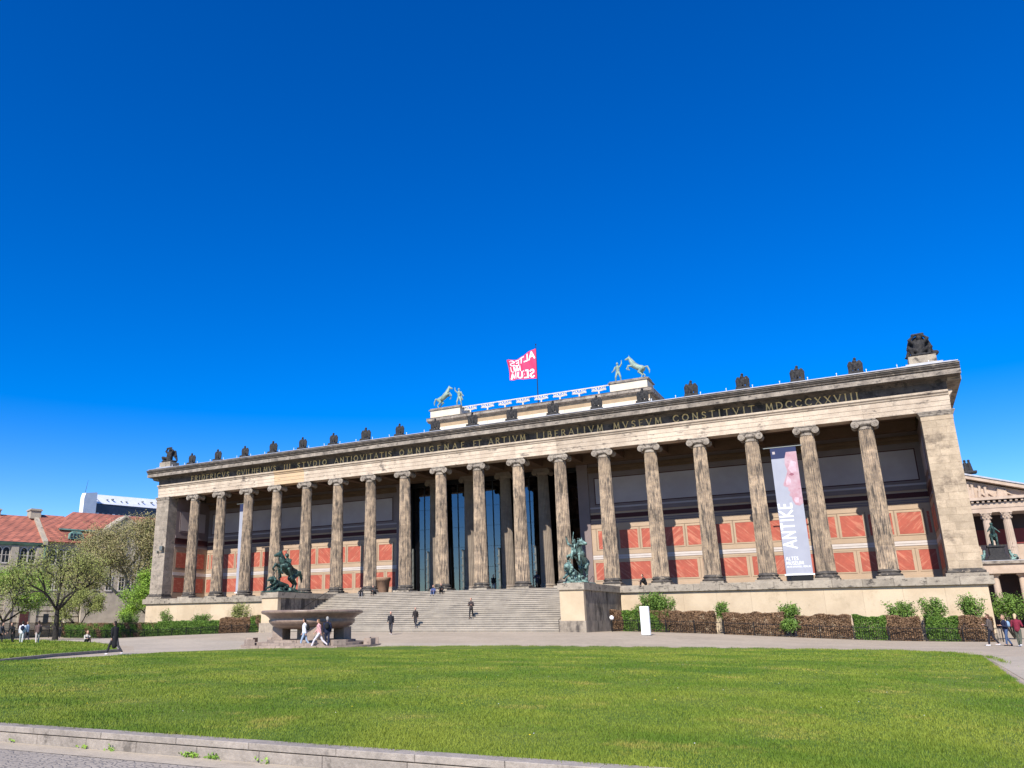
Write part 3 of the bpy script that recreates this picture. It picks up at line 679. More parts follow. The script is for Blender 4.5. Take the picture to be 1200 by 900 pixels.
WORDS = [('FRIDERICVS', -38.56, -31.69), ('GVILHELMVS', -30.76, -24.18), ('III', -23.3, -21.96), ('STVDIO', -21.25, -16.6), ('ANTIQVITATIS', -15.83, -7.7), ('OMNIGENAE', -7.03, 1.39), ('ET', 2.07, 3.41), ('ARTIVM', 3.86, 8.38), ('LIBERALIVM', 9.21, 16.48), ('MVSEVM', 17.15, 22.11), ('CONSTITVIT', 22.8, 30.3), ('MDCCCXXVIII', 30.87, 38.52)]
HL = .60
for wd, xa, xb in WORDS:
    tot = sum(GL[c][0] for c in wd)*HL; xb -= .42; gap = (xb-xa-tot)/(len(wd)-1); x = xa
    for c in wd:
        if c not in glyph_cache: glyph_cache[c] = glyph(c, HL, .095, .035).mesh('inscription_letter')
        ob('inscription_letter', glyph_cache[c], M_GOLD, MU, (x, -.686, 14.73)); x += GL[c][0]*HL+gap

# --- porch back wall
YW = 6.8
def backwall(xa, xb, sgn):
    part('porch_wall', MB().box(xa, xb, YW, 7.24, 0, 8.2), M_BEIGE)
    part('porch_wall', MB().box(xa, xb, YW-.002, 7.24, 8.2, 13.4), M_MAUVE)
    L_ = [('wall_plinth', 0, .52, .10, M_BEIGE), ('wall_plinth', .521, .80, .05, M_BEIGE), ('lower_rail', 2.80, 2.98, .03, M_BEIGE), ('white_band', 3.02, 3.18, .05, M_WHITE), ('white_band', 3.21, 3.42, .045, M_WHITE),
          ('upper_rail', 3.46, 3.88, .03, M_BEIGE), ('upper_rail', 6.15, 6.62, .045, M_BEIGE), ('moulding', 6.63, 6.80, .09, M_MAUVE), ('dark_red_band', 6.86, 7.0, .02, M_MAUVE),
          ('dark_red_band', 7.15, 7.6, .02, M_DKRED), ('moulding', 7.80, 8.0, .10, M_MAUVE), ('moulding', 8.02, 8.18, .06, M_MAUVE), ('moulding', 8.22, 8.38, .04, M_FIELD),
          ('moulding', 11.75, 11.9, .06, M_MAUVE), ('moulding', 12.0, 12.25, .10, M_SOFF), ('moulding', 12.26, 12.5, .22, M_SOFF), ('moulding', 12.52, 12.62, .30, M_SOFF)]
    for nm, z0, z1, d, m_ in L_: part(nm, MB().box(xa, xb, YW-d, YW-.003, z0, z1), m_)
    # dentil row under the crown
    dm = MB(); x = xa+.1
    while x < xb-.3: dm.box(x, x+.13, YW-.17, YW-.10, 12.05, 12.2); x += .26
    o = part('dentil_row', dm, M_SOFF); o['kind'] = 'stuff'
    # lower red panels, one per bay, with trim frames
    def panel(x0, x1, z0, z1, nm='red_panel'):
        x0 = max(x0, xa+.1); x1 = min(x1, xb-.1)
        if x1-x0 < .3: return
        t = MB(); wv = .11
        t.box(x0, x1, YW-.045, YW-.0025, z0, z0+wv).box(x0, x1, YW-.045, YW-.0025, z1-wv, z1).box(x0, x0+wv, YW-.044, YW-.0025, z0+wv, z1-wv).box(x1-wv, x1, YW-.044, YW-.0025, z0+wv, z1-wv)
        part('panel_frame', t, M_BEIGE)
        part(nm, MB().bev(x0+wv+.01, x1-wv-.01, YW-.022, YW-.0028, z0+wv+.01, z1-wv-.01, .008), random.choice([M_RED1, M_RED2]))
    n0 = math.floor(xa/4.5)-1
    for n in range(n0, n0+14):
        panel(n*4.5+.14, (n+1)*4.5-.14, .84, 2.78)
        part('panel_groove', MB().box(n*4.5-.03, n*4.5+.03, YW-.006, YW-.0022, .8, 2.79), M_TRIM) if xa+.2 < n*4.5 < xb-.2 else None
        for c in (n*4.5, n*4.5+2.25): panel(c-1.03, c+1.03, 3.92, 6.02, 'red_panel')
        for c in (n*4.5+1.125, n*4.5+3.375):
            if xa+.2 < c < xb-.2: part('pilaster_strip', MB().box(c-.05, c+.05, YW-.018, YW-.0021, 3.89, 6.14), M_TRIM)
    # grey fields
    fx = [xa+.35, xb-.2 if sgn > 0 else xb-.35]
    for a, b_ in zip(fx[:-1], fx[1:]):
        a += .12; b_ -= .12; t = MB()
        for e, dd, ww in ((0, .075, .10),):
            t.box(a, b_, YW-dd, YW-.004, 8.5, 8.6).box(a, b_, YW-dd, YW-.004, 11.5, 11.6).box(a, a+.1, YW-dd+.001, YW-.004, 8.6, 11.5).box(b_-.1, b_, YW-dd+.001, YW-.004, 8.6, 11.5)
        part('field_frame', t, M_MAUVE)
        part('grey_field', MB().box(a+.22, b_-.22, YW-.02, YW-.004, 8.72, 11.38), M_FIELD)
        part('dark_field_line', MB().box(a+.13, b_-.13, YW-.008, YW-.0035, 8.63, 11.47), M_DKRED)
backwall(11.9, 42.25, 1); backwall(-42.25, -11.9, -1)
# left and right return walls inside the porch (decorated the same way)
for sx in (-1, 1):
    X = sx*42.25
    def bx(d, y0, y1, z0, z1, m_, nm):
        a, b_ = X-sx*.003, X-sx*d; part(nm, MB().box(min(a, b_), max(a, b_), y0, y1, z0, z1), m_)
    for nm, z0, z1, d, m_ in [('return_wall_lining', 0, 6.6, .02, M_BEIGE), ('wall_plinth', 0.001, .8, .08, M_BEIGE), ('white_band', 3.02, 3.42, .05, M_WHITE), ('moulding', 6.61, 6.8, .09, M_MAUVE), ('dark_red_band', 7.05, 7.75, .025, M_DKRED), ('moulding', 7.8, 8.1, .09, M_MAUVE)]:
        bx(d, .8, YW-.11, z0, z1, m_, nm)
    for (y0, y1, z0, z1) in ((1.1, 3.4, .9, 2.72), (3.6, 6.3, .9, 2.72), (1.2, 3.5, 4.0, 5.95), (4.0, 6.2, 4.0, 5.95)):
        bx(.045, y0-.1, y1+.1, z0-.1, z1+.1, M_TRIM, 'panel_frame'); bx(.056, y0, y1, z0, z1, M_RED1, 'red_panel')
    bx(.05, 1.4, 6.2, 8.6, 11.5, M_MAUVE, 'field_frame'); bx(.062, 1.6, 6.0, 8.8, 11.3, M_FIELD, 'grey_field')
# ceiling and beams
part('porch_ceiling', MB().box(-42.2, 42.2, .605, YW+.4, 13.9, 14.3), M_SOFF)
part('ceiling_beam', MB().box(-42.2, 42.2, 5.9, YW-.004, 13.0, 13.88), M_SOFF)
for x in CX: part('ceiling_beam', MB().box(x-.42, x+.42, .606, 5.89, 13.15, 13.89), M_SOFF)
# centre: piers, lintel, glass wall and stair hall
for sx in (-1, 1):
    a, b_ = sorted((sx*10.7, sx*11.88)); part('entrance_pier', MB().bev(a, b_, YW-.15, 7.9, 0, 12.4, .01), M_MAUVE)
    a, b_ = sorted((sx*11.881, sx*12.19)); part('entrance_pier', MB().box(a, b_, YW+.001, 16, 0, 13.6), M_BEIGE)
    a, b_ = sorted((sx*10.72, sx*11.9)); part('pier_cap', MB().box(a-.05, b_+.05, YW-.2, 7.95, 12.401, 12.98), M_MAUVE)
part('inner_lintel', MB().box(-11.88, 11.88, 6.3, 7.6, 13.002, 13.9), M_SOFF)
YG = 8.4
gx = [-10.7, -9.0, -6.75, -4.5, -2.25, 0, 2.25, 4.5, 6.75, 9.0, 10.7]
for a, b_ in zip(gx[:-1], gx[1:]):
    zs = [.02, 2.9, 5.2, 7.5, 9.8, 12.6]
    for z0, z1 in zip(zs[:-1], zs[1:]):
        o = part('glass_pane', MB().box(a+.06, b_-.06, YG, YG+.02, z0+.015, z1-.015), M_GLASS)
for x in gx: part('glass_wall_post', MB().box(x-.055, x+.055, YG-.05, YG+.12, 0, 12.98), M_FRAME)
for z in (2.9, 5.2, 7.5, 9.8): part('glass_wall_rail', MB().box(-10.7, 10.7, YG+.03, YG+.06, z-.014, z+.014), M_FRAME)
part('glass_wall_head', MB().box(-10.7, 10.7, YG-.05, YG+.12, 12.61, 13.59), M_FRAME)
for x in (-10.48, -8.44, -5.81, -3.85, .67, 5.02, 8.6):
    p = part('door_stanchion', MB().box(x-.085, x+.085, YG-.35, YG-.2, 0, 5.3 if x < -9 or -6 < x < -5 else 4.9), M_POLE)
    for k in range(6): ob('bracket', MB().box(x-.13, x+.06, YG-.42, YG-.351, .5+k*.85, .66+k*.85).ell((x-.10, YG-.42, .6+k*.85), (.1, .07, .06), 6, 4), M_POLE, p)
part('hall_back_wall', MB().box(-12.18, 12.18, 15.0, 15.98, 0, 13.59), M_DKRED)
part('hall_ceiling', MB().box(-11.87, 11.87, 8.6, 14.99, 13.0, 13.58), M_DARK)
for x in (-8.2, -3.2, 3.3, 8.0):
    d = part('hall_door', MB().box(x-1.2, x+1.2, 14.85, 14.999, 0, 3.4), M_DARK); ob('door_leaf', MB().box(x-1.05, x-.04, 14.80, 14.849, .05, 3.2).box(x+.04, x+1.05, 14.80, 14.849, .05, 3.2), M_RED1, d)
for x in (-5.6, -.2, 5.8): part('hall_pillar', MB().box(x-.35, x+.35, 13.9, 14.6, 0, 3.5), M_BEIGE)

# --- staircase, cheek walls
NS = 21; yT, yB = -1.36, -11.2; zT, zB = -.01, -3.9
run = (yT-yB)/NS; rise = (zT-zB)/NS
sc = bpy.data.objects.new('staircase', None); COL.objects.link(sc); sc.location = (0, -6, -3.9); sc.parent = MU; sc.matrix_parent_inverse = world_inv(MU)
for k in range(NS):
    z1 = zT-k*rise-rise*.0; y0 = yT-(k+1)*run
    xs = [-14.5]
    while xs[-1] < 14.4: xs.append(min(14.5, xs[-1]+random.uniform(2.2, 3.4)))
    if xs[-1]-xs[-2] < .8: xs.pop(-2)
    m = MB()
    part('step', MB().prism([(y0-.055, z1-rise*.30), (y0-.055, z1-.012), (y0-.04, z1), (yT+.3, z1), (yT+.3, z1-rise*1.3), (y0+.0, z1-rise*1.3), (y0, z1-rise*.32)], -14.5, 14.5, 'x'), M_STEP, sc)
for sx in (-1, 1):
    x0, x1 = sorted((sx*14.62, sx*16.65)); ck = bpy.data.objects.new('stair_cheek', None); COL.objects.link(ck); ck.location = ((x0+x1)/2, -11, -3.9); ck.parent = MU; ck.matrix_parent_inverse = world_inv(MU)
    yf = -11.45
    part('cheek_front', MB().bev(x0, x1, yf, yf+.5, -3.02, -.621, .01), M_WALL, ck)
    part('cheek_side', MB().box(x0, x1, yf+.501, -1.12, -3.02, -.622), M_SHADE, ck)  # darker than the sunlit front: shade put into the stone colour
    part('cheek_cap', MB().bev(x0-.12, x1+.12, yf-.14, -1.36, -.62, -.05, .03), M_SLAB, ck)
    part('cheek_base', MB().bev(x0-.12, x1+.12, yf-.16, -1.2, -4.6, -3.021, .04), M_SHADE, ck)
    # thin iron handrail beside the cheek
    xr = x0-.25 if sx > 0 else x1+.25
    hr = MB(); a = (xr, yB+.1, zB+.02); 
    hr.tube((xr, yB-.05, zB-.05), (xr, yB-.05, zB+.95), .025, n=6).tube((xr, yB-.05, zB+.95), (xr, yB+.9, zB+1.3), .025, n=6).tube((xr, yB+.9, zB+1.3), (xr, yT-.2, zT+.95), .022, n=6)
    for t in (.25, .5, .75, 1.0):
        y = yB+(yT-yB)*t-.1; z = zB+(zT-zB)*t; hr.tube((xr, y, z-.1), (xr, y, z+.93), .02, n=6)
    part('handrail', hr, M_IRON, ck)

# --- attic with corner pedestals and palmette balustrade
AT = bpy.data.objects.new('attic', None); COL.objects.link(AT); AT.location = (0, 22, 16.6); AT.parent = MU; AT.matrix_parent_inverse = world_inv(MU)
AX = 15.6
part('attic_wall', MB().box(-AX, AX, 22.3, 45, 16.6, 23.6), M_ATT, AT)
for k in range(14):
    a = -AX+.0+2*AX*k/14; part('attic_panel', MB().bev(a+.01, a+2*AX/14-.01, 22.24+random.uniform(-.003, .003), 22.299, 16.65, 23.58, .01), M_ATT, AT)
part('attic_shade_band', MB().box(-AX-.01, AX+.01, 22.26, 45.01, 23.601, 24.3), M_ATTSH, AT)  # top of the wall coloured brown to stand for the cornice's shadow
for k in range(15):
    a = -AX-.45+(2*AX+.9)*k/15; b_ = a+(2*AX+.9)/15
    part('attic_cornice_block', MB().prism([(22.2, 24.31), (22.0, 24.45), (21.75, 24.5), (21.75, 24.8), (21.66, 24.9), (22.6, 24.97), (22.6, 24.31)], a+.01, b_-.01, 'x'), M_CORN, AT)
for sx in (-1, 1):
    a, b_ = sorted((sx*(AX-.2), sx*(AX+.45))); part('attic_side_cornice', MB().box(a, b_, 22.61, 45.4, 24.31, 24.95), M_CORN, AT)
    a, b_ = sorted((sx*10.75, sx*15.5))
    pd = part('attic_pedestal', MB().bev(a, b_, 21.95, 25.2, 24.98, 26.0, .02), M_ATT, AT)
    ob('pedestal_cap', MB().box(a-.18, b_+.18, 21.8, 25.35, 26.01, 26.16).box(a-.02, b_+.02, 21.93, 25.2, 26.161, 26.32), M_CORN, pd)
    a, b_ = sorted((sx*10.75, sx*15.5)); 
    pd = part('attic_pedestal', MB().bev(a, b_, 41.5, 44.8, 24.98, 26.0, .02), M_ATT, AT)
part('attic_top', MB().box(-AX+.1, AX-.1, 22.6, 44.9, 24.32, 24.9), M_METAL, AT)
part('balustrade_rail', MB().box(-10.75, 10.75, 22.3, 22.42, 25.98, 26.1), M_PALM, AT)
def palmette():
    m = MB()
    m.box(-.09, .09, -.05, .05, 0, .5)
    m.prism([(-.35, 0), (.35, 0), (.12, .12), (-.12, .12)], -.05, .05, 'y')
    for k in range(-3, 4):
        a = k*.42; L_ = .66-abs(k)*.02
        p0 = (.05*k, 0, .48); p1 = (.05*k+L_*math.sin(a)*1.25, 0, .48+L_*.62*math.cos(a)); m.tube(p0, p1, .05, .08, 6); m.ell(p1, (.125, .05, .115), 8, 5)
    for s in (-1, 1):
        for k in range(8):
            a = k*.7; r = .17*math.exp(-.12*a); b0 = (s*(.78-r*math.cos(a)), 0, .86+r*math.sin(a)); b1 = (s*(.78-.17*math.exp(-.12*(a+.7))*math.cos(a+.7)), 0, .86+.17*math.exp(-.12*(a+.7))*math.sin(a+.7)); m.tube(b0, b1, .045, .045, 5)
    m.box(-1.0, 1.0, -.04, .04, .97, 1.02)
    me = m.mesh('palmette'); me.materials.append(M_PALM); return me
pal = palmette()
for x in (-9.3, -6.66, -4.02, -1.38, 1.26, 3.9, 6.54, 9.18): ob('palmette', pal, None, AT, (x, 22.36, 24.97))
#@@STATUES
# ------------------------------------------------------------------ eagles on the cornice
def eagle_parts():
    m = MB()
    m.ell((0, 0, .52), (.24, .24, .40)); m.ell((0, -.05, .92), (.17, .17, .22)); m.ell((.05, -.08, 1.17), (.12, .14, .12)); m.cap((.08, -.14, 1.17), (.14, -.28, 1.10), .05, .02)
    for s in (-1, 1):
        m.cap((s*.15, 0, .72), (s*.36, .03, .90), .15, .13); m.cap((s*.36, .03, .90), (s*.49, .05, .66), .13, .12); m.cap((s*.49, .05, .72), (s*.50, .05, .15), .11, .08)
        m.cap((s*.38, .02, .85), (s*.39, .0, .12), .13, .09); m.cap((s*.28, 0, .8), (s*.29, 0, .15), .09, .07)
        m.cap((s*.12, -.1, .4), (s*.13, -.14, .05), .09, .07); m.cap((s*.13, -.1, .06), (s*.13, -.26, .04), .06, .04)
    m.cap((0, .1, .3), (0, .15, .02), .14, .12)
    body = fused(m, .024, 0); body.materials.append(M_EAGLE)
    b = MB().bev(-.62, .62, -.42, .42, -.38, -.16, .03).box(-.56, .56, -.37, .37, -.16, .03).mesh('stone_block'); b.materials.append(M_EAGLE)
    return body, b
eg_b, eg_p = eagle_parts()
ORD = ['first', 'second', 'third', 'fourth', 'fifth', 'sixth', 'seventh', 'eighth', 'ninth']
e0 = None
for i, x in enumerate(CX):
    lab = ('blackened stone eagle on the cornice above the %s column from the %s end' % ((ORD[i], 'left') if i < 9 else (ORD[17-i], 'right')))
    if e0 is None:
        e0 = thing('eagle_statue', lab, 'statue', (x, -1.15, 17.0), 0, 'stone eagles along the museum cornice')
        ob('eagle', eg_b, None, e0, world=False); ob('plinth', eg_p, None, e0, world=False)
    else:
        c = copy_tree(e0); c.location = (x, -1.15, 17.0); c['label'] = lab
        c.rotation_euler = (0, 0, random.uniform(-.12, .12)); s = random.uniform(.94, 1.05); c.scale = (s, s, s)

# ------------------------------------------------------------------ crouching corner groups
def corner_group(x, flip, label):
    t = thing('corner_statue', label, 'statue', (x, -.6, 16.6), 0, 'dark figure groups on the corners of the museum roof')
    m = MB()
    f = flip
    m.ell((0, 0, .12), (.95, .6, .16)); m.cap((-.1, .05, .4), (0, 0, 1.0), .34, .33); m.cap((0, 0, 1.0), (.05, -.05, 1.25), .30, .16)
    m.ell((.05, -.1, 1.50), (.15, .17, .2))
    for s in (-1, 1):
        m.cap((s*.18, -.05, .45), (s*.55, -.45, .62), .2, .15); m.cap((s*.55, -.45, .62), (s*.45, -.35, .15), .14, .1); m.cap((s*.45, -.35, .12), (s*.5, -.6, .1), .09, .06)
        m.cap((s*.3, -.02, 1.18), (s*.50, -.1, 1.42), .13, .11); m.cap((s*.50, -.1, 1.42), (s*.24, -.15, 1.68), .10, .08); m.cap((s*.15, .2, 1.1), (s*.45, .25, 1.35), .17, .14); m.cap((s*.45, .25, 1.35), (s*.62, .25, .8), .15, .12)
        m.ell((s*.27, -.15, 1.78), .08)
        m.cap((s*.2, .25, 1.1), (s*.55, .35, .6), .16, .12); m.cap((s*.5, .35, .9), (s*.75, .3, .25), .14, .1)
    m.cap((-.28, -.15, 1.74), (.28, -.15, 1.78), .11, .09); m.ell((0, .12, 1.42), (.36, .16, .30)); m.cap((0, .1, 1.3), (f*.2, .1, 1.75), .2, .1)
    m.cap((f*.4, .1, .3), (f*.85, .0, .28), .22, .16)
    me = fused(m, .035, 1); ob('figure', me, M_EAGLE, t, world=False)
    ob('pedestal_block', MB().bev(-.98, .98, -.8, .8, .28, .98, .03), M_SLAB, t, world=False)
    ob('pedestal_step', MB().box(-1.25, 1.35, -1.05, 1.1, .14, .279), M_METAL, t, world=False)
    ob('pedestal_step', MB().box(-1.6, 1.9, -1.2, 1.3, .0, .139), M_METAL, t, world=False)
    t.children[0].location = (0, 0, .98); t.children[0].scale = (1.28, 1.25, 1.12)
    return t
corner_group(43.1, 1, 'dark crouching figure group with raised arms on the right corner of the roof')
corner_group(-42.9, -1, 'dark crouching figure group with raised arms on the left corner of the roof')

# ------------------------------------------------------------------ horses and figures
def horse(m, s=1.0, off=(0, 0, 0), head_turn=0.0, neck_up=1.0, fat=1.0):
    """rearing horse facing +x"""
    ox, oy, oz = off
    def p(x, y, z): return (ox+x*s, oy+y*s, oz+z*s)
    def c(a, b, r0, r1=None): m.cap(p(*a), p(*b), r0*s*fat, (r1 or r0)*s*fat)
    for q, y in ((0, .2), (.22, -.2)):
        c((-.80-q*.6, y, 1.42), (-.42-q, y*1.1, 1.02), .27, .16); c((-.42-q, y*1.1, 1.02), (-.86-q, y*1.1, .58), .14, .085); c((-.86-q, y*1.1, .58), (-.66-q, y*1.1, .14), .075, .055); c((-.66-q, y*1.1, .14), (-.56-q, y*1.1, .05), .07, .09)
    c((-.82, 0, 1.50), (-.35, 0, 1.66), .36, .37); c((-.35, 0, 1.66), (.22, 0, 2.10), .36, .40)
    c((.25, 0, 2.15), (.52, head_turn*.15, 2.62), .33, .23); c((.52, head_turn*.15, 2.62), (.66, head_turn*.42, 3.05*neck_up), .22, .155)
    h = (.70, head_turn*.5, 3.10*neck_up); mz = (1.18-abs(head_turn)*.3, head_turn*1.15, 2.90*neck_up)
    c(h, mz, .155, .085); c((h[0]+.16, h[1], h[2]-.16), (mz[0]-.1, mz[1], mz[2]-.05), .11, .06)
    for y in (-.07, .07): c((h[0]-.05, h[1]+y, h[2]+.1), (h[0]-.02, h[1]+y*1.3, h[2]+.30), .05, .02)
    for k in range(6):
        t = k/5; c((.12+.5*t, head_turn*.2*t, 2.50+.66*t), (.0+.5*t, head_turn*.2*t, 2.44+.60*t), .07, .05)
    c((.30, .2, 1.95), (.86, .24, 1.98), .17, .10); c((.86, .24, 1.98), (.84, .24, 1.52), .085, .055); c((.84, .24, 1.52), (.70, .24, 1.42), .06, .075)
    c((.30, -.2, 1.95), (.92, -.26, 2.18), .17, .10); c((.92, -.26, 2.18), (1.20, -.26, 1.82), .085, .055); c((1.20, -.26, 1.82), (1.10, -.26, 1.68), .06, .075)
    c((-1.12, 0, 1.62), (-1.50, 0, 1.62), .09, .11); c((-1.50, 0, 1.62), (-1.72, 0, 1.1), .12, .10); c((-1.72, 0, 1.1), (-1.70, 0, .7), .10, .03)
def rider(m, off, spear=True, female=False):
    ox, oy, oz = off
    def c(a, b, r0, r1=None): m.cap((ox+a[0], oy+a[1], oz+a[2]), (ox+b[0], oy+b[1], oz+b[2]), r0, r1 or r0)
    c((0, 0, 0), (.10, 0, .42), .19, .22); c((.10, 0, .42), (.14, 0, .60), .23, .12); m.ell((ox+.18, oy, oz+.86), (.14, .12, .17))
    for s in (-1, 1):
        c((0, s*.12, 0), (.42, s*.42, -.18), .16, .12); c((.42, s*.42, -.18), (.22, s*.46, -.75), .11, .07); c((.22, s*.46, -.75), (.42, s*.46, -.82), .06, .04)
    c((.12, -.24, .52), (-.15, -.55, .75), .09, .075); c((-.15, -.55, .75), (.05, -.60, 1.12), .07, .05); m.ell((ox+.05, oy-.6, oz+1.18), .065)
    c((.12, .24, .52), (.35, .42, .30), .09, .075); c((.35, .42, .30), (.62, .25, .42), .07, .05)
def beast(m, s=1.0, off=(0, 0, 0)):
    ox, oy, oz = off
    def c(a, b, r0, r1=None): m.cap((ox+a[0]*s, oy+a[1]*s, oz+a[2]*s), (ox+b[0]*s, oy+b[1]*s, oz+b[2]*s), r0*s, (r1 or r0)*s)
    c((-.6, .05, .32), (.35, -.05, .52), .24, .30); c((.35, -.05, .52), (.70, -.1, .80), .27, .22); m.ell((ox+.88*s, oy-.12*s, oz+.88*s), (.24*s, .22*s, .22*s)); c((.95, -.14, .84), (1.16, -.18, .76), .13, .09)
    for k in range(10):
        a = k*.63; m.ell((ox+(.70+.05*math.cos(a))*s, oy+(-.1+.26*math.cos(a))*s, oz+(.78+.27*math.sin(a))*s), .12*s, 6, 5)
    for y in (-.3, .25): c((.45, y*.6, .5), (.85, y, .22), .12, .08); c((.85, y, .22), (1.15, y, .1), .08, .09); c((-.6, y*.6, .35), (-.25, y*1.2, .2), .16, .1); c((-.25, y*1.2, .2), (-.6, y*1.3, .08), .08, .08)
    c((-.8, 0, .3), (-1.2, .2, .12), .06, .05)
def rock(m, rx, ry, h, off=(0, 0, 0)):
    for k in range(16):
        a = random.uniform(0, 6.28); q = random.random()**.5; m.ell((off[0]+rx*q*math.cos(a), off[1]+ry*q*math.sin(a), off[2]+h*.35*random.random()), (.32*random.uniform(.6, 1.3), .3, h*random.uniform(.4, .9)), 7, 5, (random.random(), random.random(), 0))

def equestrian(name, label, loc, rz, material, sc_, turn, alt=False):
    t = thing(name, label, 'statue', loc, rz, None, sc_)
    hm = MB(); horse(hm, 1.12, (-.1, .1 if alt else 0, .22), turn, .95 if alt else 1.0, 1.16); 
    ob('horse', fused(hm, .026, 0), material, t, world=False)
    rm = MB(); rider(rm, (-.2, -.22, 2.5) if alt else (-.32, 0, 2.45)); sc3 = 1.28; rm.v = [((a-(-.25))*sc3-.25, b_*sc3, (c_-2.4)*sc3+2.4) for a, b_, c_ in rm.v]; ob('rider', fused(rm, .022, 0), material, t, world=False)
    lm = MB(); beast(lm, 1.1 if not alt else 1.25, (.6, 0, .25) if not alt else (.75, -.25, .3)); ob('wild_beast', fused(lm, .024, 0), material, t, world=False)
    rk = MB(); rock(rk, 1.5, .65, .55 if not alt else .75, (.1, 0, .05) if not alt else (.5, -.15, .05)); rk.box(-1.95, 1.95, -.82, .82, 0, .13); ob('rock_base', fused(rk, .05, 1), material, t, world=False)
    ob('spear', MB().tube((-.95, -.62, 4.55 if alt else 4.3), (.95, -.45, 1.7), .028, .028, 6), material, t, world=False)
    return t
ZP = -.05
hs1 = equestrian('horseman_statue', 'green bronze horseman on a rearing horse fighting a lion, on the left stair cheek', (-15.65, -9.1, ZP), -math.pi/2, M_BRONZD, 1.05, -.15); hs1.scale = (1.30, 1.2, 1.05)
equestrian('horsewoman_statue', 'green bronze rider with raised arm on a rearing horse, on the right stair cheek', (15.65, -9.2, ZP), -math.pi/2, M_BRONZE, .97, .75, True)

def tamer(x, facing, label):
    # horse faces towards the man, both standing on the attic pedestal
    t = thing('horse_tamer_statue', label, 'statue', (x, 23.4, 26.32), 0, None, 1.0)
    hm = MB(); horse(hm, 1.02, (0, 0, .1), .1, 1.0); me = fused(hm, .03, 0)
    ob('horse', me, M_BRONZP, t, (facing*-.55*1.0, 0, 0), (0, 0, 0 if facing > 0 else math.pi), world=False)
    m = MB(); c = m.cap
    for s in (-1, 1):
        c((s*.12, 0, 1.50), (s*.32, -.1, .85), .17, .12); c((s*.32, -.1, .85), (s*.36, .05, .15), .11, .06); c((s*.36, .05, .1), (s*.42, -.2, .07), .06, .05)
    c((0, 0, 1.45), (0, 0, 1.78), .21, .22); c((0, 0, 1.78), (0, 0, 2.22), .24, .28); c((0, 0, 2.3), (0, 0, 2.52), .11, .1); m.ell((0, -.03, 2.72), (.15, .17, .2))
    c((-facing*.32, 0, 2.3), (-facing*.58, -.1, 2.62), .11, .09); c((-facing*.58, -.1, 2.62), (-facing*.62, -.1, 3.05), .08, .06)
    c((facing*.32, 0, 2.28), (facing*.50, -.05, 1.85), .11, .09); c((facing*.5, -.05, 1.85), (facing*.78, -.1, 1.62), .08, .06)
    c((facing*.1, .2, 2.2), (facing*.35, .3, 1.2), .14, .12)
    o = ob('man', fused(m, .03, 1), M_BRONZP, t, (facing*1.75, 0, .05), (0, 0, 0), world=False); o.scale = (.98, .98, .98)
    o = ob('statue_base', MB().bev(-2.3, 2.3, -.9, .9, 0, .1, .02), M_BRONZP, t, world=False)
    return t
tamer(-13.3, 1, 'grey-green man restraining a rearing horse on the left attic pedestal')
tamer(13.3, -1, 'grey-green man restraining a rearing horse on the right attic pedestal')

# ------------------------------------------------------------------ flag
FP = thing('flagpole', 'thin dark flagpole standing on the museum attic', 'flagpole', (.6, 22.9, 24.9))
ob('pole', MB().tube((.6, 22.9, 24.9), (.66, 22.9, 33.5), .07, .04, 8), M_IRON, FP); ob('finial', MB().ell((.66, 22.9, 33.55), .09), M_IRON, FP)
FT = thing('museum_flag', 'pink flag with mirrored white lettering flying from the pole on the roof', 'flag', (.62, 22.9, 28.6))
cTR, cBR, cTL, cBL = Vector((.62, 22.9, 33.0)), Vector((.60, 22.9, 28.66)), Vector((-3.6, 23.0, 31.85)), Vector((-3.55, 23.0, 29.1))
def flag_pt(u, v, off=0.0):
    # u: 0 at the pole, 1 at the fly end; v: 0 bottom, 1 top
    b_ = cBR.lerp(cBL, u); t_ = cTR.lerp(cTL, u); p = b_.lerp(t_, v)
    sag = -.35*math.sin(u*math.pi)*v*.6
    return p+Vector((0, .34*math.sin(u*8+v*2.6)*(.2+u)+.16*math.sin(u*17-v*5)*(.2+u)-off, sag+.05*math.sin(u*8)))
m = MB(); NU, NV = 36, 18
for j in range(NV+1):
    for i in range(NU+1): m.v.append(tuple(flag_pt(i/NU, j/NV)))
for j in range(NV):
    for i in range(NU): m.f.append((j*(NU+1)+i, j*(NU+1)+i+1, (j+1)*(NU+1)+i+1, (j+1)*(NU+1)+i))
M_FLAG = mat('flag_cloth', (.80, .05, .14), (.72, .04, .12), 1.5, .7)
ob('cloth', MB().add(m.v, m.f).mesh('cloth', True), M_FLAG, FT)
def flag_text(s, u0, u1, v0, v1):
    tot = sum(GL[c][0]+.18 for c in s)-.18; x = 0
    for c in s:
        w_, pls = GL[c]; q = MB()
        for pl in pls:
            for a, b_ in zip(pl[:-1], pl[1:]):
                n = max(1, int(math.dist(a, b_)/.2)); d = Vector((b_[0]-a[0], b_[1]-a[1])); d.normalize(); nr = Vector((-d.y, d.x))*.1
                for k in range(n):
                    A = Vector(a).lerp(Vector(b_), k/n)-d*(.08 if k == 0 else 0); B = Vector(a).lerp(Vector(b_), (k+1)/n)+d*(.08 if k == n-1 else 0)
                    vs = []
                    for P_ in (A+nr, B+nr, B-nr, A-nr):
                        u = u0+(u1-u0)*((x+P_.x)/tot); v = v0+(v1-v0)*P_.y; vs.append(tuple(flag_pt(u, v, .02)))
                    q.add(vs, [(0, 1, 2, 3)])
        ob('letter', q, M_SIGN, FT); x += w_+.18
flag_text('ALTES', .06, .92, .70, .94); flag_text('MU', .56, .95, .40, .64); flag_text('SEUM', .10, .95, .06, .33)

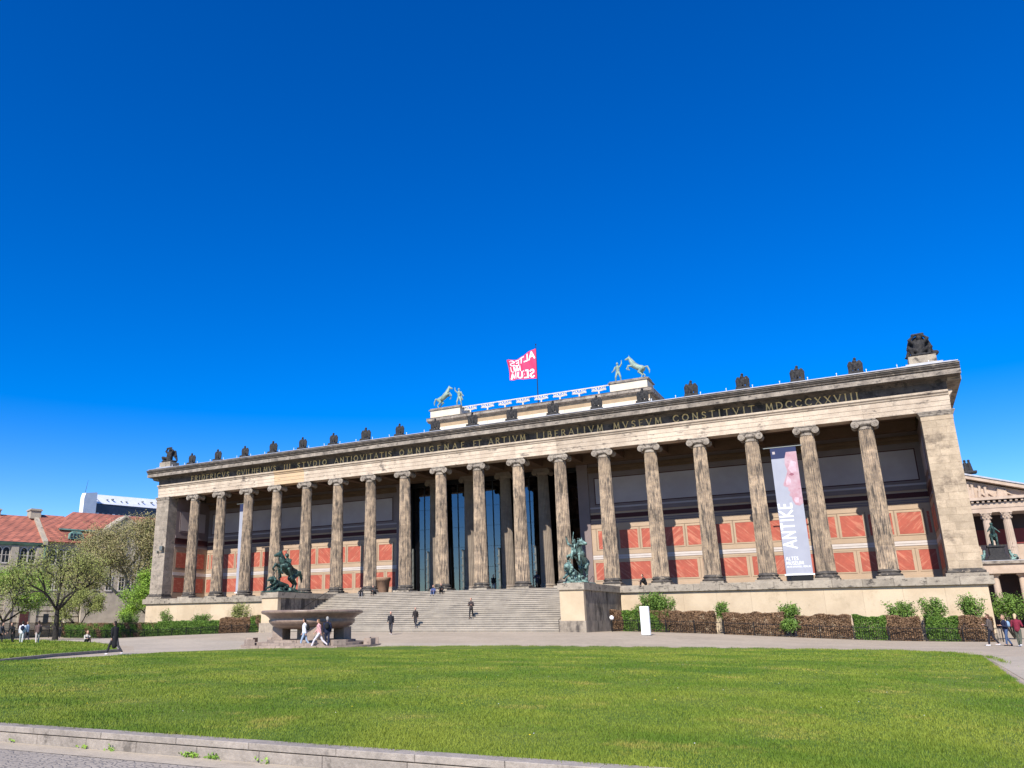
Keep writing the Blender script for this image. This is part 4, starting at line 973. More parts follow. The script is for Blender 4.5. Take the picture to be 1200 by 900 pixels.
# ------------------------------------------------------------------ banners
def banner(x0, x1, label, text=True, y=-.25):
    t = thing('banner', label, 'banner', ((x0+x1)/2, y, 0), 0, None)
    W_ = x1-x0; zb, zt = .62, 11.38
    M_BAN = mat('banner_cloth', (.34, .35, .40), (.31, .32, .37), .6, .7); M_NAVY = mat('banner_navy', (.02, .03, .085), None, rough=.7)
    M_FACE = mat('banner_pink_print', (.40, .23, .26), (.46, .33, .36), 1.2, .7, (.33, .16, .19), .55, .7, 1.8); M_FACL = mat('banner_pale_print', (.56, .44, .48), (.50, .32, .36), 1.5, .7)
    ob('cloth', MB().box(x0, x1, y, y+.02, zb, zt-.95), M_BAN, t); ob('navy_header', MB().box(x0, x1, y-.001, y+.021, zt-.949, zt), M_NAVY, t)
    ob('hanging_bar', MB().box(x0-.55, x1+.5, y-.03, y+.05, zt+.02, zt+.09), M_POLE, t); ob('bottom_bar', MB().box(x0-.12, x1+.12, y-.05, y+.07, zb-.12, zb-.001), M_SIGN, t)
    ob('ballast_box', MB().bev(x0+.32, x1-.05, y+.05, y+.75, .012, zb-.13, .02), M_IRON, t)
    if text:
        # plain classical profile, a pink print at the right edge
        pr = [(1, 10.95), (.60, 10.95), (.52, 10.4), (.50, 9.9), (.56, 9.3), (.50, 8.9), (.36, 8.25), (.34, 8.05), (.44, 7.92), (.52, 7.86), (.50, 7.62), (.57, 7.45), (.52, 7.2), (.60, 7.0), (.62, 6.7), (.70, 6.35), (.86, 6.25), (1, 6.45)]
        ob('face_print', MB().prism([(x0+W_*a, b_) for a, b_ in pr], y-.004, y-.0012, 'y'), M_FACE, t)
        for hl in (((.46, 8.35), (.55, 8.9), (.66, 8.5), (.64, 8.1), (.46, 8.1)), ((.66, 6.8), (.72, 7.0), (.86, 6.95), (.84, 6.5), (.72, 6.5)), ((.60, 9.5), (.75, 10.2), (.95, 10.0), (.9, 9.2), (.72, 9.1))): ob('face_highlight', MB().prism([(x0+W_*a, b_) for a, b_ in hl], y-.0055, y-.0042, 'y'), M_FACL, t)
        fl_ = MB(); fl_.prism([(x0+W_*a, b_) for a, b_ in ((.46, 8.35), (.55, 8.9), (.66, 8.5), (.64, 8.1), (.46, 8.1))], y-.0055, y-.0042, 'y').prism([(x0+W_*a, b_) for a, b_ in ((.66, 6.8), (.72, 7.0), (.86, 6.95), (.84, 6.5), (.72, 6.5))], y-.0055, y-.0042, 'y').prism([(x0+W_*a, b_) for a, b_ in ((.60, 9.5), (.75, 10.2), (.95, 10.0), (.9, 9.2), (.72, 9.1))], y-.0055, y-.0042, 'y')
        ob('eye_print', MB().prism([(x0+W_*a, b_) for a, b_ in ((.60, 8.95), (.70, 9.12), (.82, 8.98), (.72, 8.85))], y-.0068, y-.0056, 'y'), mat('banner_eye_print', (.26, .10, .13)), t)
        z = 2.75
        for c in 'ANTIKE':
            w_ = GL[c][0]+.24
            g_ = glyph(c, 1.0, .17, .002, False); v = [(p[2], p[1], p[0]) for p in g_.v]
            # letter standing on its side: reads upwards
            vv = [(x0+.98+.12-a*.98+0.0, y-.0012+b_, z+c_*.74) for (a, b_, c_) in v]
            ob('banner_letter', MB().add(vv, g_.f), M_SIGN, t); z += w_*.74
        def line(s, x, z, h):
            for c in s:
                g_ = glyph(c, h, h*.13, .002, False); ob('small_letter', MB().add([(x+p[0], y-.0012+p[1], z+p[2]) for p in g_.v], g_.f), M_SIGN, t); x += (GL[c][0]+.14)*h
        line('ALTES', x0+.12, 1.75, .26); line('MUSEUM', x0+.12, 1.38, .26); line('MUSEUMSINSEL BERLIN', x0+.12, 1.14, .13)
        ob('emblem', MB().box(x0+.15, x0+.36, y-.003, y-.0015, 10.85, 11.08), M_FIELD, t)
    return t
banner(30.70, 32.76, 'tall grey-blue banner with a pink face and the word ANTIKE between two columns')
banner(-31.5, -29.7, 'tall pale banner mostly hidden behind a column near the left end', False, 1.0)
#@@GROUNDTHINGS
# ------------------------------------------------------------------ granite bowl
BX, BY = 4.34, -30.87
gb = float(gz(BX, BY))
BW = thing('granite_bowl', 'huge polished red granite bowl on square supports in front of the stairs', 'fountain bowl', (BX, BY, gb))
bowl = MB().lathe([(.3, -3.36), (1.6, -3.36), (2.2, -3.30), (2.62, -3.14), (2.82, -2.94), (2.85, -2.82), (2.78, -2.74), (2.86, -2.64), (3.10, -2.46), (3.30, -2.40), (3.34, -2.36), (3.36, -2.26), (3.33, -2.21), (3.22, -2.19), (3.1, -2.25), (2.8, -2.45), (1.5, -3.0), (.1, -3.1)], 72, (BX, BY, 0))
ob('bowl', bowl.mesh('bowl', True), M_GRAN, BW)
for dx, dy, s in ((-1.75, -1.0, .42), (1.4, -1.45, .42), (1.75, 1.0, .42), (-1.3, 1.3, .42)):
    ob('support', MB().bev(BX+dx-s, BX+dx+s, BY+dy-s, BY+dy+s, -4.1, -3.22, .02), M_GRANB, BW)
ob('core_support', MB().bev(BX-.7, BX+.7, BY-.7, BY+.7, -4.1, -3.30, .02), M_GRAN, BW)
def ring_stones(r0, r1, z0, z1, n, nm):
    for k in range(n):
        a0 = 2*math.pi*k/n+.004; a1 = 2*math.pi*(k+1)/n-.004; pl = []
        for a in (a0, (a0+a1)/2, a1): pl.append((BX+r1*math.cos(a), BY+r1*math.sin(a)))
        for a in (a1, (a0+a1)/2, a0): pl.append((BX+r0*math.cos(a), BY+r0*math.sin(a)))
        ob(nm, MB().prism(pl, z0, z1, 'z'), M_GRANB, BW)
ring_stones(0.05, 2.9, -4.7, -4.03, 10, 'base_stone'); ring_stones(2.91, 3.75, -4.7, -4.18, 18, 'step_stone'); ring_stones(3.76, 4.55, -4.75, -4.33, 22, 'step_stone')
for i, (a, wd, d, h) in enumerate(((200, .9, .5, .42), (235, .8, .5, .36), (165, .9, .5, .4), (330, .9, .5, .34), (10, .8, .5, .38), (40, .8, .5, .4))):
    x = BX+4.15*math.cos(R(a)); y = BY+4.15*math.sin(R(a)); t = ob('granite_block', MB().bev(-wd/2, wd/2, -d/2, d/2, 0, h, .02), M_GRANB, None, (x, y, -4.33), (0, 0, R(a+90)))
    tag(t, ['low pink granite block on the bowl steps at the far left', 'low pink granite block on the bowl steps at the front left', 'low pink granite block on the bowl steps at the back left', 'low pink granite block on the bowl steps at the front right', 'low pink granite block on the bowl steps at the far right', 'low pink granite block on the bowl steps at the back right'][i], 'stone block', 'granite blocks round the bowl')

# ------------------------------------------------------------------ white stele sign, bollard, tub
st = thing('information_stele', 'plain white upright information stele in front of the hedge right of the stairs', 'sign', (22.3, -14.9, -4.05), R(-12))
ob('panel', MB().bev(-.33, .33, -.09, .09, .03, 2.02, .01), M_SIGN, st, world=False); ob('foot', MB().box(-.36, .36, -.14, .14, 0, .031), M_POLE, st, world=False)
bo = thing('globe_lamp', 'small white globe lamp in front of the shaded right stair cheek', 'lamp', (17.6, -7.4, float(gz(17.6, -7.4))))
ob('post', MB().tube((17.6, -7.4, -4.0), (17.6, -7.4, -2.95), .04), M_IRON, bo); ob('globe', MB().ell((17.6, -7.4, -2.8), .19, 12, 9).mesh('globe', True), M_SIGN, bo)
tb = thing('planter_tub', 'terracotta tub standing in the porch between two columns left of the entrance', 'planter', (-10.2, .95, 0))
ob('tub', MB().lathe([(.55, 0), (.62, .1), (.78, 1.3), (.84, 1.32), (.90, 1.62), (.88, 1.7), (.74, 1.7), (.70, 1.4)], 24, (-10.2, .95, 0)).mesh('tub', True), M_POT, tb)
ob('soil', MB().lathe([(.7, 0), (.7, .02)], 20, (-10.2, .95, 1.5)), M_BARK, tb)

for nm, lab, cx, cy in (('manhole_cover', 'round dark manhole cover in the paving beyond the corner of the lawn', 40.3, -33.0), ('manhole_cover', 'dark oval drain cover in the paving right of the lawn corner', 42.6, -36.4)):
    mh = thing(nm, lab, 'manhole cover', (cx, cy, float(gz(cx, cy)))); zc_ = float(gz(cx, cy))+.016
    ob('rim', MB().lathe([(.42, -.05), (.42, .006), (.36, .006), (.36, -.02)], 24, (cx, cy, zc_)), M_IRON, mh); ob('cover', MB().lathe([(.35, -.03), (.35, .003)], 24, (cx, cy, zc_)), M_POLE, mh)
# ------------------------------------------------------------------ fences, hedges, shrubs
def fence(x0, x1, y, label, hgt=.95):
    t = thing('iron_fence', label, 'fence', (x0, y, float(gz(x0, y))))
    bars = MB(); n = int((x1-x0)/.15)
    for k in range(n+1):
        x = x0+(x1-x0)*k/n; z = float(gz(x, y)); bars.tube((x, y, z+.06), (x, y, z+hgt+.06), .017, .014, 4)
    o = ob('bar', bars, M_IRON, t); o['kind'] = 'stuff'
    k = max(1, round((x1-x0)/2.2)); s = (x1-x0)/k
    for i in range(k+1):
        x = x0+i*s; z = float(gz(x, y)); ob('post', MB().box(x-.03, x+.03, y-.03, y+.03, z-.1, z+hgt+.1), M_IRON, t)
        if i < k:
            z2 = float(gz(x+s, y))
            for h in (.14, hgt-.06): ob('rail', MB().tube((x, y, z+h), (x+s, y, z2+h), .026, n=4), M_IRON, t)
    return t
fence(16.85, 30.6, -5.05, 'low black iron fence in front of the hedges just right of the stairs')
fence(30.7, 44.4, -5.05, 'low black iron fence in front of the hedges at the right end of the museum')
fence(-40, -17.2, -5.05, 'low black iron fence in front of the hedges left of the stairs')
fence(-64, -40.2, -5.05, 'low black iron fence in front of the hedge at the far left')
def hedge(x0, x1, kind, label, y0=-4.75, y1=-3.5, h=1.72, n=None):
    z0 = float(gz((x0+x1)/2, -4.5)); L_ = x1-x0
    vol = L_*1.25*h; N = int(2600*vol) if n is None else n
    p = RNG.random((N, 3))
    # push points towards the clipped faces
    side = RNG.integers(0, 6, N); face = RNG.random(N) < .66; d = RNG.random(N)**1.3*.24
    q = p.copy(); q[:, 0] = x0+p[:, 0]*L_; q[:, 1] = y0+p[:, 1]*(y1-y0); q[:, 2] = z0+.02+p[:, 2]*h
    f = face & (side <= 2); q[f, 1] = y0+d[f]; f = face & (side == 3); q[f, 2] = z0+h-d[f]; f = face & (side == 4); q[f, 0] = x0+d[f]; f = face & (side == 5); q[f, 0] = x1-d[f]
    hh_ = z0+h; top_ = q[:, 2] > z0+h*.5; wob = .03*np.sin(q[:, 0]*1.9+x0)+.025*np.sin(q[:, 0]*4.3+x1)+.02*np.sin(q[:, 0]*9.1)
    q[:, 2] += np.where(top_, wob*(q[:, 2]-z0)/h, 0)
    q += .07*np.stack([np.sin(q[:, 1]*5+q[:, 2]*4), np.sin(q[:, 0]*3.1+q[:, 2]*2.3), np.sin(q[:, 0]*2.7)*.8+np.sin(q[:, 0]*7.1)*.4], 1)
    gap = (np.sin(q[:, 0]*5.3+1.7*q[:, 2])+np.sin(q[:, 2]*6.1-q[:, 0]*2.2)+RNG.normal(size=N)*.5) > (-1.9 if kind != 'brown' else -1.7); q = q[gap]
    t = thing('hedge', label, 'hedge', ((x0+x1)/2, (y0+y1)/2, z0), 0, 'clipped hedges behind the iron fences')
    m_ = {'green': M_LEAFG, 'brown': M_LEAFB, 'mixed': M_LEAFG}[kind]
    if kind == 'mixed':
        k = np.sin(q[:, 0]*.9+2)+np.sin(q[:, 0]*2.7)+.8*np.sin(q[:, 2]*4+q[:, 0]*3)+RNG.normal(size=len(q))*.5 > .9; k = k | (q[:, 2] > z0+h-.14)*(RNG.random(len(q)) < .4)
        ob('brown_foliage', quads_mesh('brown_foliage', leaves(q[k], .06)), M_LEAFB, t); q = q[~k]
    ob('foliage', quads_mesh('foliage', leaves(q, .06)), m_, t)
    tw = MB()
    for k in range(int(L_*5)):
        x = random.uniform(x0+.1, x1-.1); y = random.uniform(y0+.2, y1-.2); tw.tube((x, y, z0-.1), (x+random.uniform(-.2, .2), y+random.uniform(-.2, .2), z0+h*.85), .02, .008, 4)
    o = ob('stem', tw, M_BARK, t); o['kind'] = 'stuff'
    return t
hedge(16.6, 17.75, 'brown', 'short brown clipped hedge beside the shaded stair cheek')
hedge(17.78, 19.2, 'green', 'green clipped hedge behind the fence just right of the brown end piece')
hedge(19.25, 21.65, 'mixed', 'green and brown clipped hedge behind the white stele')
hedge(21.75, 25.2, 'brown', 'brown clipped hedge behind the fence directly right of the white stele')
hedge(26.0, 30.5, 'brown', 'long brown clipped hedge left of the hanging ANTIKE banner')
hedge(31.4, 35.1, 'brown', 'brown clipped hedge below and right of the hanging ANTIKE banner')
hedge(35.35, 37.45, 'green', 'bright green clipped hedge below the second column from the right')
hedge(37.47, 39.6, 'brown', 'brown clipped hedge below the last column on the right')
hedge(40.0, 41.95, 'green', 'bright green clipped hedge below the right corner pier')
hedge(41.97, 44.0, 'brown', 'brown clipped hedge at the very right end of the museum')
hedge(-23.9, -17.1, 'mixed', 'green and brown clipped hedge beside the left stair cheek')
hedge(-28.4, -24.0, 'brown', 'brown clipped hedge left of the stairs below the leaning shrub')
hedge(-38.3, -28.5, 'green', 'long green clipped hedge below the left end of the museum')
hedge(-47, -38.4, 'mixed', 'reddish topped green hedge at the left corner of the museum')
hedge(-55.5, -47.1, 'mixed', 'reddish topped hedge at the far left behind the seated person')
def shrub(x, y, zt, rx, label, dense=1.0, material=None):
    z0 = float(gz(x, y)); t = thing('shrub', label, 'shrub', (x, y, z0)); material = material or M_SHRUB
    tw = MB(); pts = []; lsz_ = .075
    for k in range(int(26*dense)):
        a = random.uniform(0, 6.28); e = random.random()**.6; top = Vector((x+rx*e*math.cos(a), y+rx*.8*e*math.sin(a), zt-(zt-z0)*.42*e*random.random()-.1*random.random()))
        mid = Vector((x, y, z0)).lerp(top, .5)+Vector((0, 0, .25)); tw.tube((x, y, z0), mid, .022, .014, 4); tw.tube(mid, top, .014, .005, 4)
        for q in range(int(60)):
            s = random.random()**.7; b_ = mid.lerp(top, s); pts.append((b_.x+random.gauss(0, .13), b_.y+random.gauss(0, .13), b_.z+random.gauss(0, .13)))
    ob('branch', tw, M_BARK, t); ob('foliage', quads_mesh('foliage', leaves(np.array(pts), .075)), material, t); return t
shrub(20.4, -3.0, -.75, 1.6, 'big green flowering shrub rising behind the white stele', 3.2)
shrub(19.0, -2.6, -1.7, .9, 'smaller green shrub at the left foot of the big shrub', 1.4)
shrub(25.7, -3.3, -1.5, .55, 'slim green shrub between the two brown hedges right of the stele', .8)
shrub(31.0, -3.6, -1.8, .85, 'green shrub growing between hedges under the ANTIKE banner', 1.4)
shrub(30.9, -4.9, -3.1, .6, 'low green shrub pushing through the fence under the banner', 1.0)
shrub(38.6, -3.0, -1.75, 1.2, 'wide green shrub above the brown hedge near the right end', 1.6)
shrub(40.7, -3.0, -1.6, .95, 'green shrub above the green hedge below the right corner pier', 1.4)
shrub(42.9, -3.2, -1.45, 1.0, 'green shrub above the last brown hedge at the right end', 1.5)
shrub(-27, -2.9, -.75, 1.5, 'tall sparse yellow-green shrub leaning on the podium left of the stairs', 1.5, M_LEAFO)
shrub(-33, -3.0, -1.95, 1.6, 'round green shrub above the hedge below the second column', 1.4)
shrub(-38.6, -3.0, -1.3, 1.1, 'sparse green shrub above the hedge below the left corner pier', .8)
shrub(-44.8, -3.2, -1.7, 1.4, 'green shrub rising from the hedge at the left corner', 1.3)
shrub(45.9, 3.0, -1.2, 1.6, 'bright green shrub beside the colonnade behind the standing group', 2.2)
shrub(49.5, 2.0, -1.6, 1.4, 'green shrub with an orange tinge at the right edge of the view', 1.8)

# ------------------------------------------------------------------ trees
def tree(x, y, ztop, crown, label, trunk_r, fork, leaf_m, bark_m, nleaf, lsz, seed, name='tree', levels=4, zb=None, spread=.75):
    rd = random.Random(seed); z0 = float(gz(min(x, 110), y)) if zb is None else zb
    t = thing(name, label, 'tree', (x, y, z0))
    tips = []; mb = MB()
    H = ztop-z0
    def grow(p, d, L_, r, lv):
        k = 3; q = p
        for i in range(k):
            d2 = (d+Vector((rd.gauss(0, .13), rd.gauss(0, .13), rd.gauss(.03, .08)))).normalized(); n_ = q+d2*(L_/k); mb.tube(q, n_, r*(1-.25*i/k), r*(1-.25*(i+1)/k), 7 if lv < 2 else 4); q = n_; d = d2
            if lv >= 2: tips.append((q.copy(), lv))
        if lv < levels:
            for i in range(3 if lv else 4):
                a = rd.uniform(0, 6.28); sp = spread*rd.uniform(.7, 1.25); o_ = d.orthogonal().normalized(); o_ = Matrix.Rotation(a, 3, d) @ o_
                nd = (d*math.cos(sp)+o_*math.sin(sp)); nd.z += .12; nd.normalize(); grow(q, nd, L_*rd.uniform(.62, .82), r*.58, lv+1)
    hf = fork*H; mb.tube((x, y, z0-.2), (x, y, z0+.5), trunk_r*1.25, trunk_r, 10)
    cur = Vector((x, y, z0+.5)); top = Vector((x+rd.uniform(-.3, .3), y, z0+hf)); mb.tube(cur, top, trunk_r, trunk_r*.8, 10)
    s0 = len(mb.v)
    for i in range(5):
        a = 6.28*i/5+rd.uniform(-.4, .4); el = rd.uniform(.45, 1.25); grow(top, Vector((math.cos(a)*math.cos(el), math.sin(a)*math.cos(el), math.sin(el))), (H-hf)*.36, trunk_r*.5, 1)
    # squeeze limbs into the crown's size
    V = np.array(mb.v); B = V[s0:]; zc = top.z
    mz = B[:, 2].max(); mr = np.percentile(np.hypot(B[:, 0]-x, B[:, 1]-y), 97); fz = (ztop-zc)/(mz-zc); fr = crown/mr
    def sq(P): P = P.copy(); P[:, 2] = np.where(P[:, 2] > zc, zc+(P[:, 2]-zc)*fz, P[:, 2]); P[:, 0] = x+(P[:, 0]-x)*fr; P[:, 1] = y+(P[:, 1]-y)*fr; return P
    V[s0:] = sq(B); mb.v = [tuple(p) for p in V]
    ob('trunk', mb, bark_m, t)
    T = sq(np.array([tuple(a) for a, _ in tips])); idx = RNG.integers(0, len(T), nleaf); P = T[idx]+RNG.normal(size=(nleaf, 3))*[.42, .42, .36]*max(.5, crown/5)
    ob('crown', quads_mesh('crown', leaves(P, lsz)), leaf_m, t); return t
tree(-43.4, -14.6, 5.9, 6.2, 'dark trunked tree with thin young leaves standing alone in front of the left hedge', .30, .30, M_LEAFO, M_BARK, 8500, .09, 3, 'park_tree', 5)
tree(-59, 9, 11.9, 9.5, 'big brownish plane tree with pale limbs beside the left end of the museum', .55, .25, M_LEAFP, M_BARKP, 70000, .11, 5, 'plane_tree', 5)
tree(-50.5, 6.0, 5.4, 4.8, 'bright green tree close to the left corner of the museum', .25, .15, M_LEAFY, M_BARK, 26000, .11, 8, 'leafy_tree', 4)
tree(-67.5, -5, 4.6, 5.6, 'bright green young tree at the left edge of the view', .25, .22, M_LEAFY, M_BARK, 17000, .10, 12, 'leafy_tree', 4)
tree(-77, 12, 6.8, 6.2, 'olive green tree behind the low wall at the left', .3, .25, M_LEAFO, M_BARKP, 14000, .11, 14, 'park_tree', 4)
tree(-70, 24, 9.6, 6.5, 'brownish tree with thin leaves in front of the palace gable', .35, .25, M_LEAFP, M_BARKP, 26000, .12, 17, 'plane_tree', 4)
tree(-56, -2, 1.6, 3.4, 'low olive green tree behind the reddish hedge', .16, .2, M_LEAFO, M_BARK, 9000, .10, 23, 'small_tree', 4)
tree(-62, 30, 10.0, 6.0, 'brown twiggy tree just left of the museum roof corner', .35, .25, M_LEAFP, M_BARKP, 26000, .12, 29, 'plane_tree', 4)
tree(60.6, 60, 13.0, 2.6, 'green tree entering the right edge of the view before the gallery', .25, .4, M_LEAFY, M_BARK, 5000, .12, 31, 'leafy_tree', 3)

# ------------------------------------------------------------------ low wall and railing at the far left
lw = thing('river_wall', 'low dark stone wall with iron railing behind the people at the left', 'wall', (-66, -2, -4.65))
A_, B_ = Vector((-56.8, -12.3, 0)), Vector((-74, 13.5, 0)); A0 = Vector((-49, -24, 0))
dv = (B_-A0); L_ = dv.length; dv.normalize(); an = math.atan2(dv.y, dv.x)
n = int(L_/1.6)
for k in range(n):
    o_ = A0+dv*(k*L_/n)
    for r_i, (z0, z1) in enumerate(((-4.75, -4.2), (-4.195, -3.72))): ob('wall_stone', MB().bev(.006, L_/n-.006, -.2, .2, z0, z1, .01).mesh('wall_stone'), M_WSTONE, lw, (o_.x, o_.y, 0), (0, 0, an))
    ob('coping_stone', MB().bev(.004, L_/n-.004, -.26, .26, -3.715, -3.58, .01).mesh('coping_stone'), M_WSTONE, lw, (o_.x, o_.y, 0), (0, 0, an))
rl = MB(); k = 0
while k*.16 < L_:
    p = A0+dv*(k*.16); rl.tube((p.x, p.y, -3.58), (p.x, p.y, -2.75), .015, n=4); k += 1
o = ob('railing_bar', rl, M_IRON, lw); o['kind'] = 'stuff'
for z in (-3.45, -2.78): ob('railing_rail', MB().tube((A0.x, A0.y, z), (B_.x, B_.y, z), .025, n=4), M_IRON, lw)
#@@BACKGROUND
# ------------------------------------------------------------------ palace at the left (faces east, plane x = -95)
PX = -95.0
PL = thing('palace_building', 'long grey stone building with red tiled roofs and arched windows behind the left trees', 'building', (PX, 20, -4.7))
def pp(nm, mb, m_, parent=None, **k): return ob(nm, mb, m_, parent or PL, **k)
pp('wall', MB().box(PX-16, PX, -30, 19.4, -5, 11.2), M_WSTONE); pp('wall', MB().box(PX-16, PX-.2, 19.41, 62, -5, 11.6), M_WSTONE)
pp('roof', MB().prism([(PX+.9, 11.25), (PX-8, 16.9), (PX-16.5, 11.25)], -30, 19.0, 'y'), M_TILE)
pp('eaves_cornice', MB().prism([(PX-.1, 10.6), (PX+.35, 10.8), (PX+.8, 11.1), (PX+.8, 11.24), (PX-.1, 11.24)], -30, 18.8, 'y'), M_COPPER)
pp('parapet_gable', MB().prism([(PX+1.1, 10.9), (PX+1.1, 11.6), (PX-7.6, 17.3), (PX-8.6, 17.3), (PX-16.8, 11.6), (PX-16.8, 10.9)], 18.8, 19.8, 'y'), M_WSTONE)
ch = pp('chimney', MB().bev(PX-9, PX-6.6, 17.8, 20.2, 16.4, 18.3, .05).box(PX-9.2, PX-6.4, 17.6, 20.4, 17.9, 18.15), M_WSTONE)
pp('chimney', MB().box(PX-8.6, PX-7.4, 10.2, 11.6, 16.2, 17.9).box(PX-8.8, PX-7.2, 10, 11.8, 17.6, 17.75), M_WSTONE)
# second part: lower mansard band, upper hipped roof
pp('roof', MB().prism([(PX+.7, 11.62), (PX-1.4, 14.2), (PX-15, 14.2), (PX-16.8, 11.62)], 19.82, 62, 'y'), M_TILE)
up = MB().add([(PX-.9, 22.5, 14.25), (PX-.9, 70, 14.25), (PX-15.4, 70, 14.25), (PX-15.4, 22.5, 14.25), (PX-8, 28, 18.4), (PX-8, 66, 18.4)], [(0, 1, 5, 4), (1, 2, 5), (2, 3, 4, 5), (3, 0, 4), (3, 2, 1, 0)])
pp('roof', up, M_TILE); pp('roof_gutter', MB().box(PX-1.2, PX-.75, 22.6, 33.5, 14.02, 14.26), M_COPPER)
pp('link_roof', MB().prism([(PX-2.0, 14.1), (PX-8, 17.4), (PX-14, 14.1)], 19.9, 26, 'y'), M_TILE)
# dormer
dm_ = pp('dormer', MB().prism([(24.4, 12.3), (27.9, 12.3), (27.6, 13.3), (26.9, 13.75), (25.4, 13.75), (24.7, 13.3)], PX-1.5, PX+.55, 'x'), M_COPPER)
for y in (25.0, 25.75, 26.5, 27.15): ob('pane', MB().box(PX+.551, PX+.6, y-.25, y+.25, 12.45, 13.3), M_PANE, dm_)
# front gable
pp('gable_wall', MB().prism([(28.6, 11.4), (46.5, 11.4), (37.2, 17.0)], PX-3, PX+.9, 'x'), M_WSTONE)
pp('gable_wall', MB().box(PX-3, PX+.89, 28.8, 46.3, -5, 11.399), M_WSTONE)
pp('gable_coping', MB().prism([(28.2, 11.3), (28.2, 11.75), (37.2, 17.35), (37.2, 16.95)], PX-3.2, PX+1.2, 'x').prism([(46.9, 11.3), (46.9, 11.75), (37.21, 17.35), (37.21, 16.95)], PX-3.2, PX+1.2, 'x'), M_WSTONE)
pp('gable_roof', MB().prism([(28.4, 11.5), (46.7, 11.5), (37.2, 17.1)], PX-9, PX-3.01, 'x'), M_TILE)
# pilasters, string courses, windows
for y in (13.3, 18.6, 8.2, 3, -2, -7): pp('pilaster', MB().bev(0, 1, 0, 1, 0, 1).add([], []) if False else MB().box(PX+.001, PX+.45, y-.75, y+.75, -4.9, 10.59), M_WSTONE)
for z in (-2.6, -1.6, -.6, .4): pp('rusticated_band', MB().box(PX+.001, PX+.22, -30, 28.7, z, z+.82), M_WSTONE)
pp('string_course', MB().box(PX+.001, PX+.38, -30, 28.6, 1.4, 1.8), M_WSTONE)
M_WFR = mat('pale_window_stone', (.52, .48, .42), (.44, .40, .35), 1, .8)
def window(y, z, w_=1.5, h=2.3, arch=True, X=PX):
    fr = MB().box(X+.001, X+.16, y-w_/2-.22, y+w_/2+.22, z-.3, z-.05)
    fr.box(X+.002, X+.12, y-w_/2-.18, y-w_/2, z-.05, z+h).box(X+.002, X+.12, y+w_/2, y+w_/2+.18, z-.05, z+h)
    if arch:
        N = 8; o_ = [(y-(w_/2+.18)*math.cos(math.pi*k/N), z+h+(w_/2+.18)*math.sin(math.pi*k/N)) for k in range(N+1)]; i_ = [(y-(w_/2)*math.cos(math.pi*k/N), z+h+(w_/2)*math.sin(math.pi*k/N)) for k in range(N+1)]
        fr.prism(o_+i_[::-1], X+.002, X+.12, 'x')
    else: fr.box(X+.002, X+.12, y-w_/2-.18, y+w_/2+.18, z+h, z+h+.2)
    f = pp('window', fr, M_WFR)
    pn = MB().box(X+.003, X+.03, y-w_/2, y+w_/2, z-.05, z+h)
    if arch: pn.prism([(y-(w_/2)*math.cos(math.pi*k/8), z+h+(w_/2)*math.sin(math.pi*k/8)) for k in range(9)], X+.0031, X+.03, 'x')
    ob('pane', pn, M_PANE, f); ob('sash', MB().box(X+.031, X+.07, y-.05, y+.05, z, z+h).box(X+.031, X+.07, y-w_/2, y+w_/2, z+h*.62, z+h*.62+.09), M_WFR, f)
for y in (15.3, 16.98, 10.0, 11.6, 5, 6.6, 21.5, 23.2, 25.2): window(y, 7.7, 1.35, 1.9, True, PX if y < 19.4 else PX-.2)
for y in (15.3, 16.98, 10.0, 11.6, 5.2, 21.5, 23.4, 25.6): window(y, 3.2, 1.2, 2.4, False, PX if y < 19.4 else PX-.2)
for y in (31.5, 34.5, 37.5, 40.5, 43.5):
    window(y, 3.2, 1.2, 2.4, False, PX+.9); window(y, 7.6, 1.3, 1.9, True, PX+.9)
window(37.3, 12.4, 1.3, 1.6, True, PX+.9)
for y in (21.5, 24.4, 10.6, 5.5): pp('cellar_window', MB().box(PX+.02, PX+.26, y-.55, y+.55, -2.9, -1.2), M_PANE)
dr = pp('portal', MB().box(PX+.02, PX+.5, 15.6, 18.0, -4.8, -.2), M_SIGN if False else M_WSTONE); ob('door', MB().box(PX+.501, PX+.6, 15.9, 17.7, -4.8, -.8), M_DKRED, dr)
pp('downpipe', MB().tube((PX+.5, 19.6, 10.8), (PX+.5, 19.6, 3.0), .22, n=8), M_COPPER)

PL.rotation_euler = (0, 0, R(-20)); PL.scale = (1, .8, 1)
# ------------------------------------------------------------------ white slab tower far away at the left
TW = thing('tower_block', 'distant white clad tower block with a dark glazed band above the red roofs', 'building', (-340, 250, -4.8))
tw_ = lambda nm, mb, m_: ob(nm, mb, m_, TW)
tw_('end_block', MB().prism([(206.8, -5), (206.8, 62.0), (207.6, 64.6), (214.9, 65.8), (214.9, -5)], -332, -329, 'x'), M_TOWER)
tw_('roof_cladding', MB().add([(-331.5, 214.95, 60.2), (-331.5, 330, 65.5), (-336, 330, 72.2), (-336, 214.95, 65.6), (-340, 214.95, 60.2), (-340, 330, 65.5), (-338, 330, 72.2), (-338, 214.95, 65.6)], [(0, 1, 2, 3), (3, 2, 6, 7), (4, 7, 6, 5), (0, 3, 7, 4), (1, 5, 6, 2), (0, 4, 5, 1)]), M_TOWER)
tw_('glazed_storey', MB().box(-339, -331, 214.96, 330, -5, 60.19), M_TOWERD)
tw_('glazed_storey', MB().add([(-331.0, 214.97, 60.0), (-331.0, 330, 60), (-331.0, 330, 65.2), (-339, 214.97, 60), (-339, 330, 60), (-339, 330, 65.2)], [(0, 1, 2), (3, 5, 4), (0, 3, 4, 1), (1, 4, 5, 2), (0, 2, 5, 3)]), M_TOWERD)
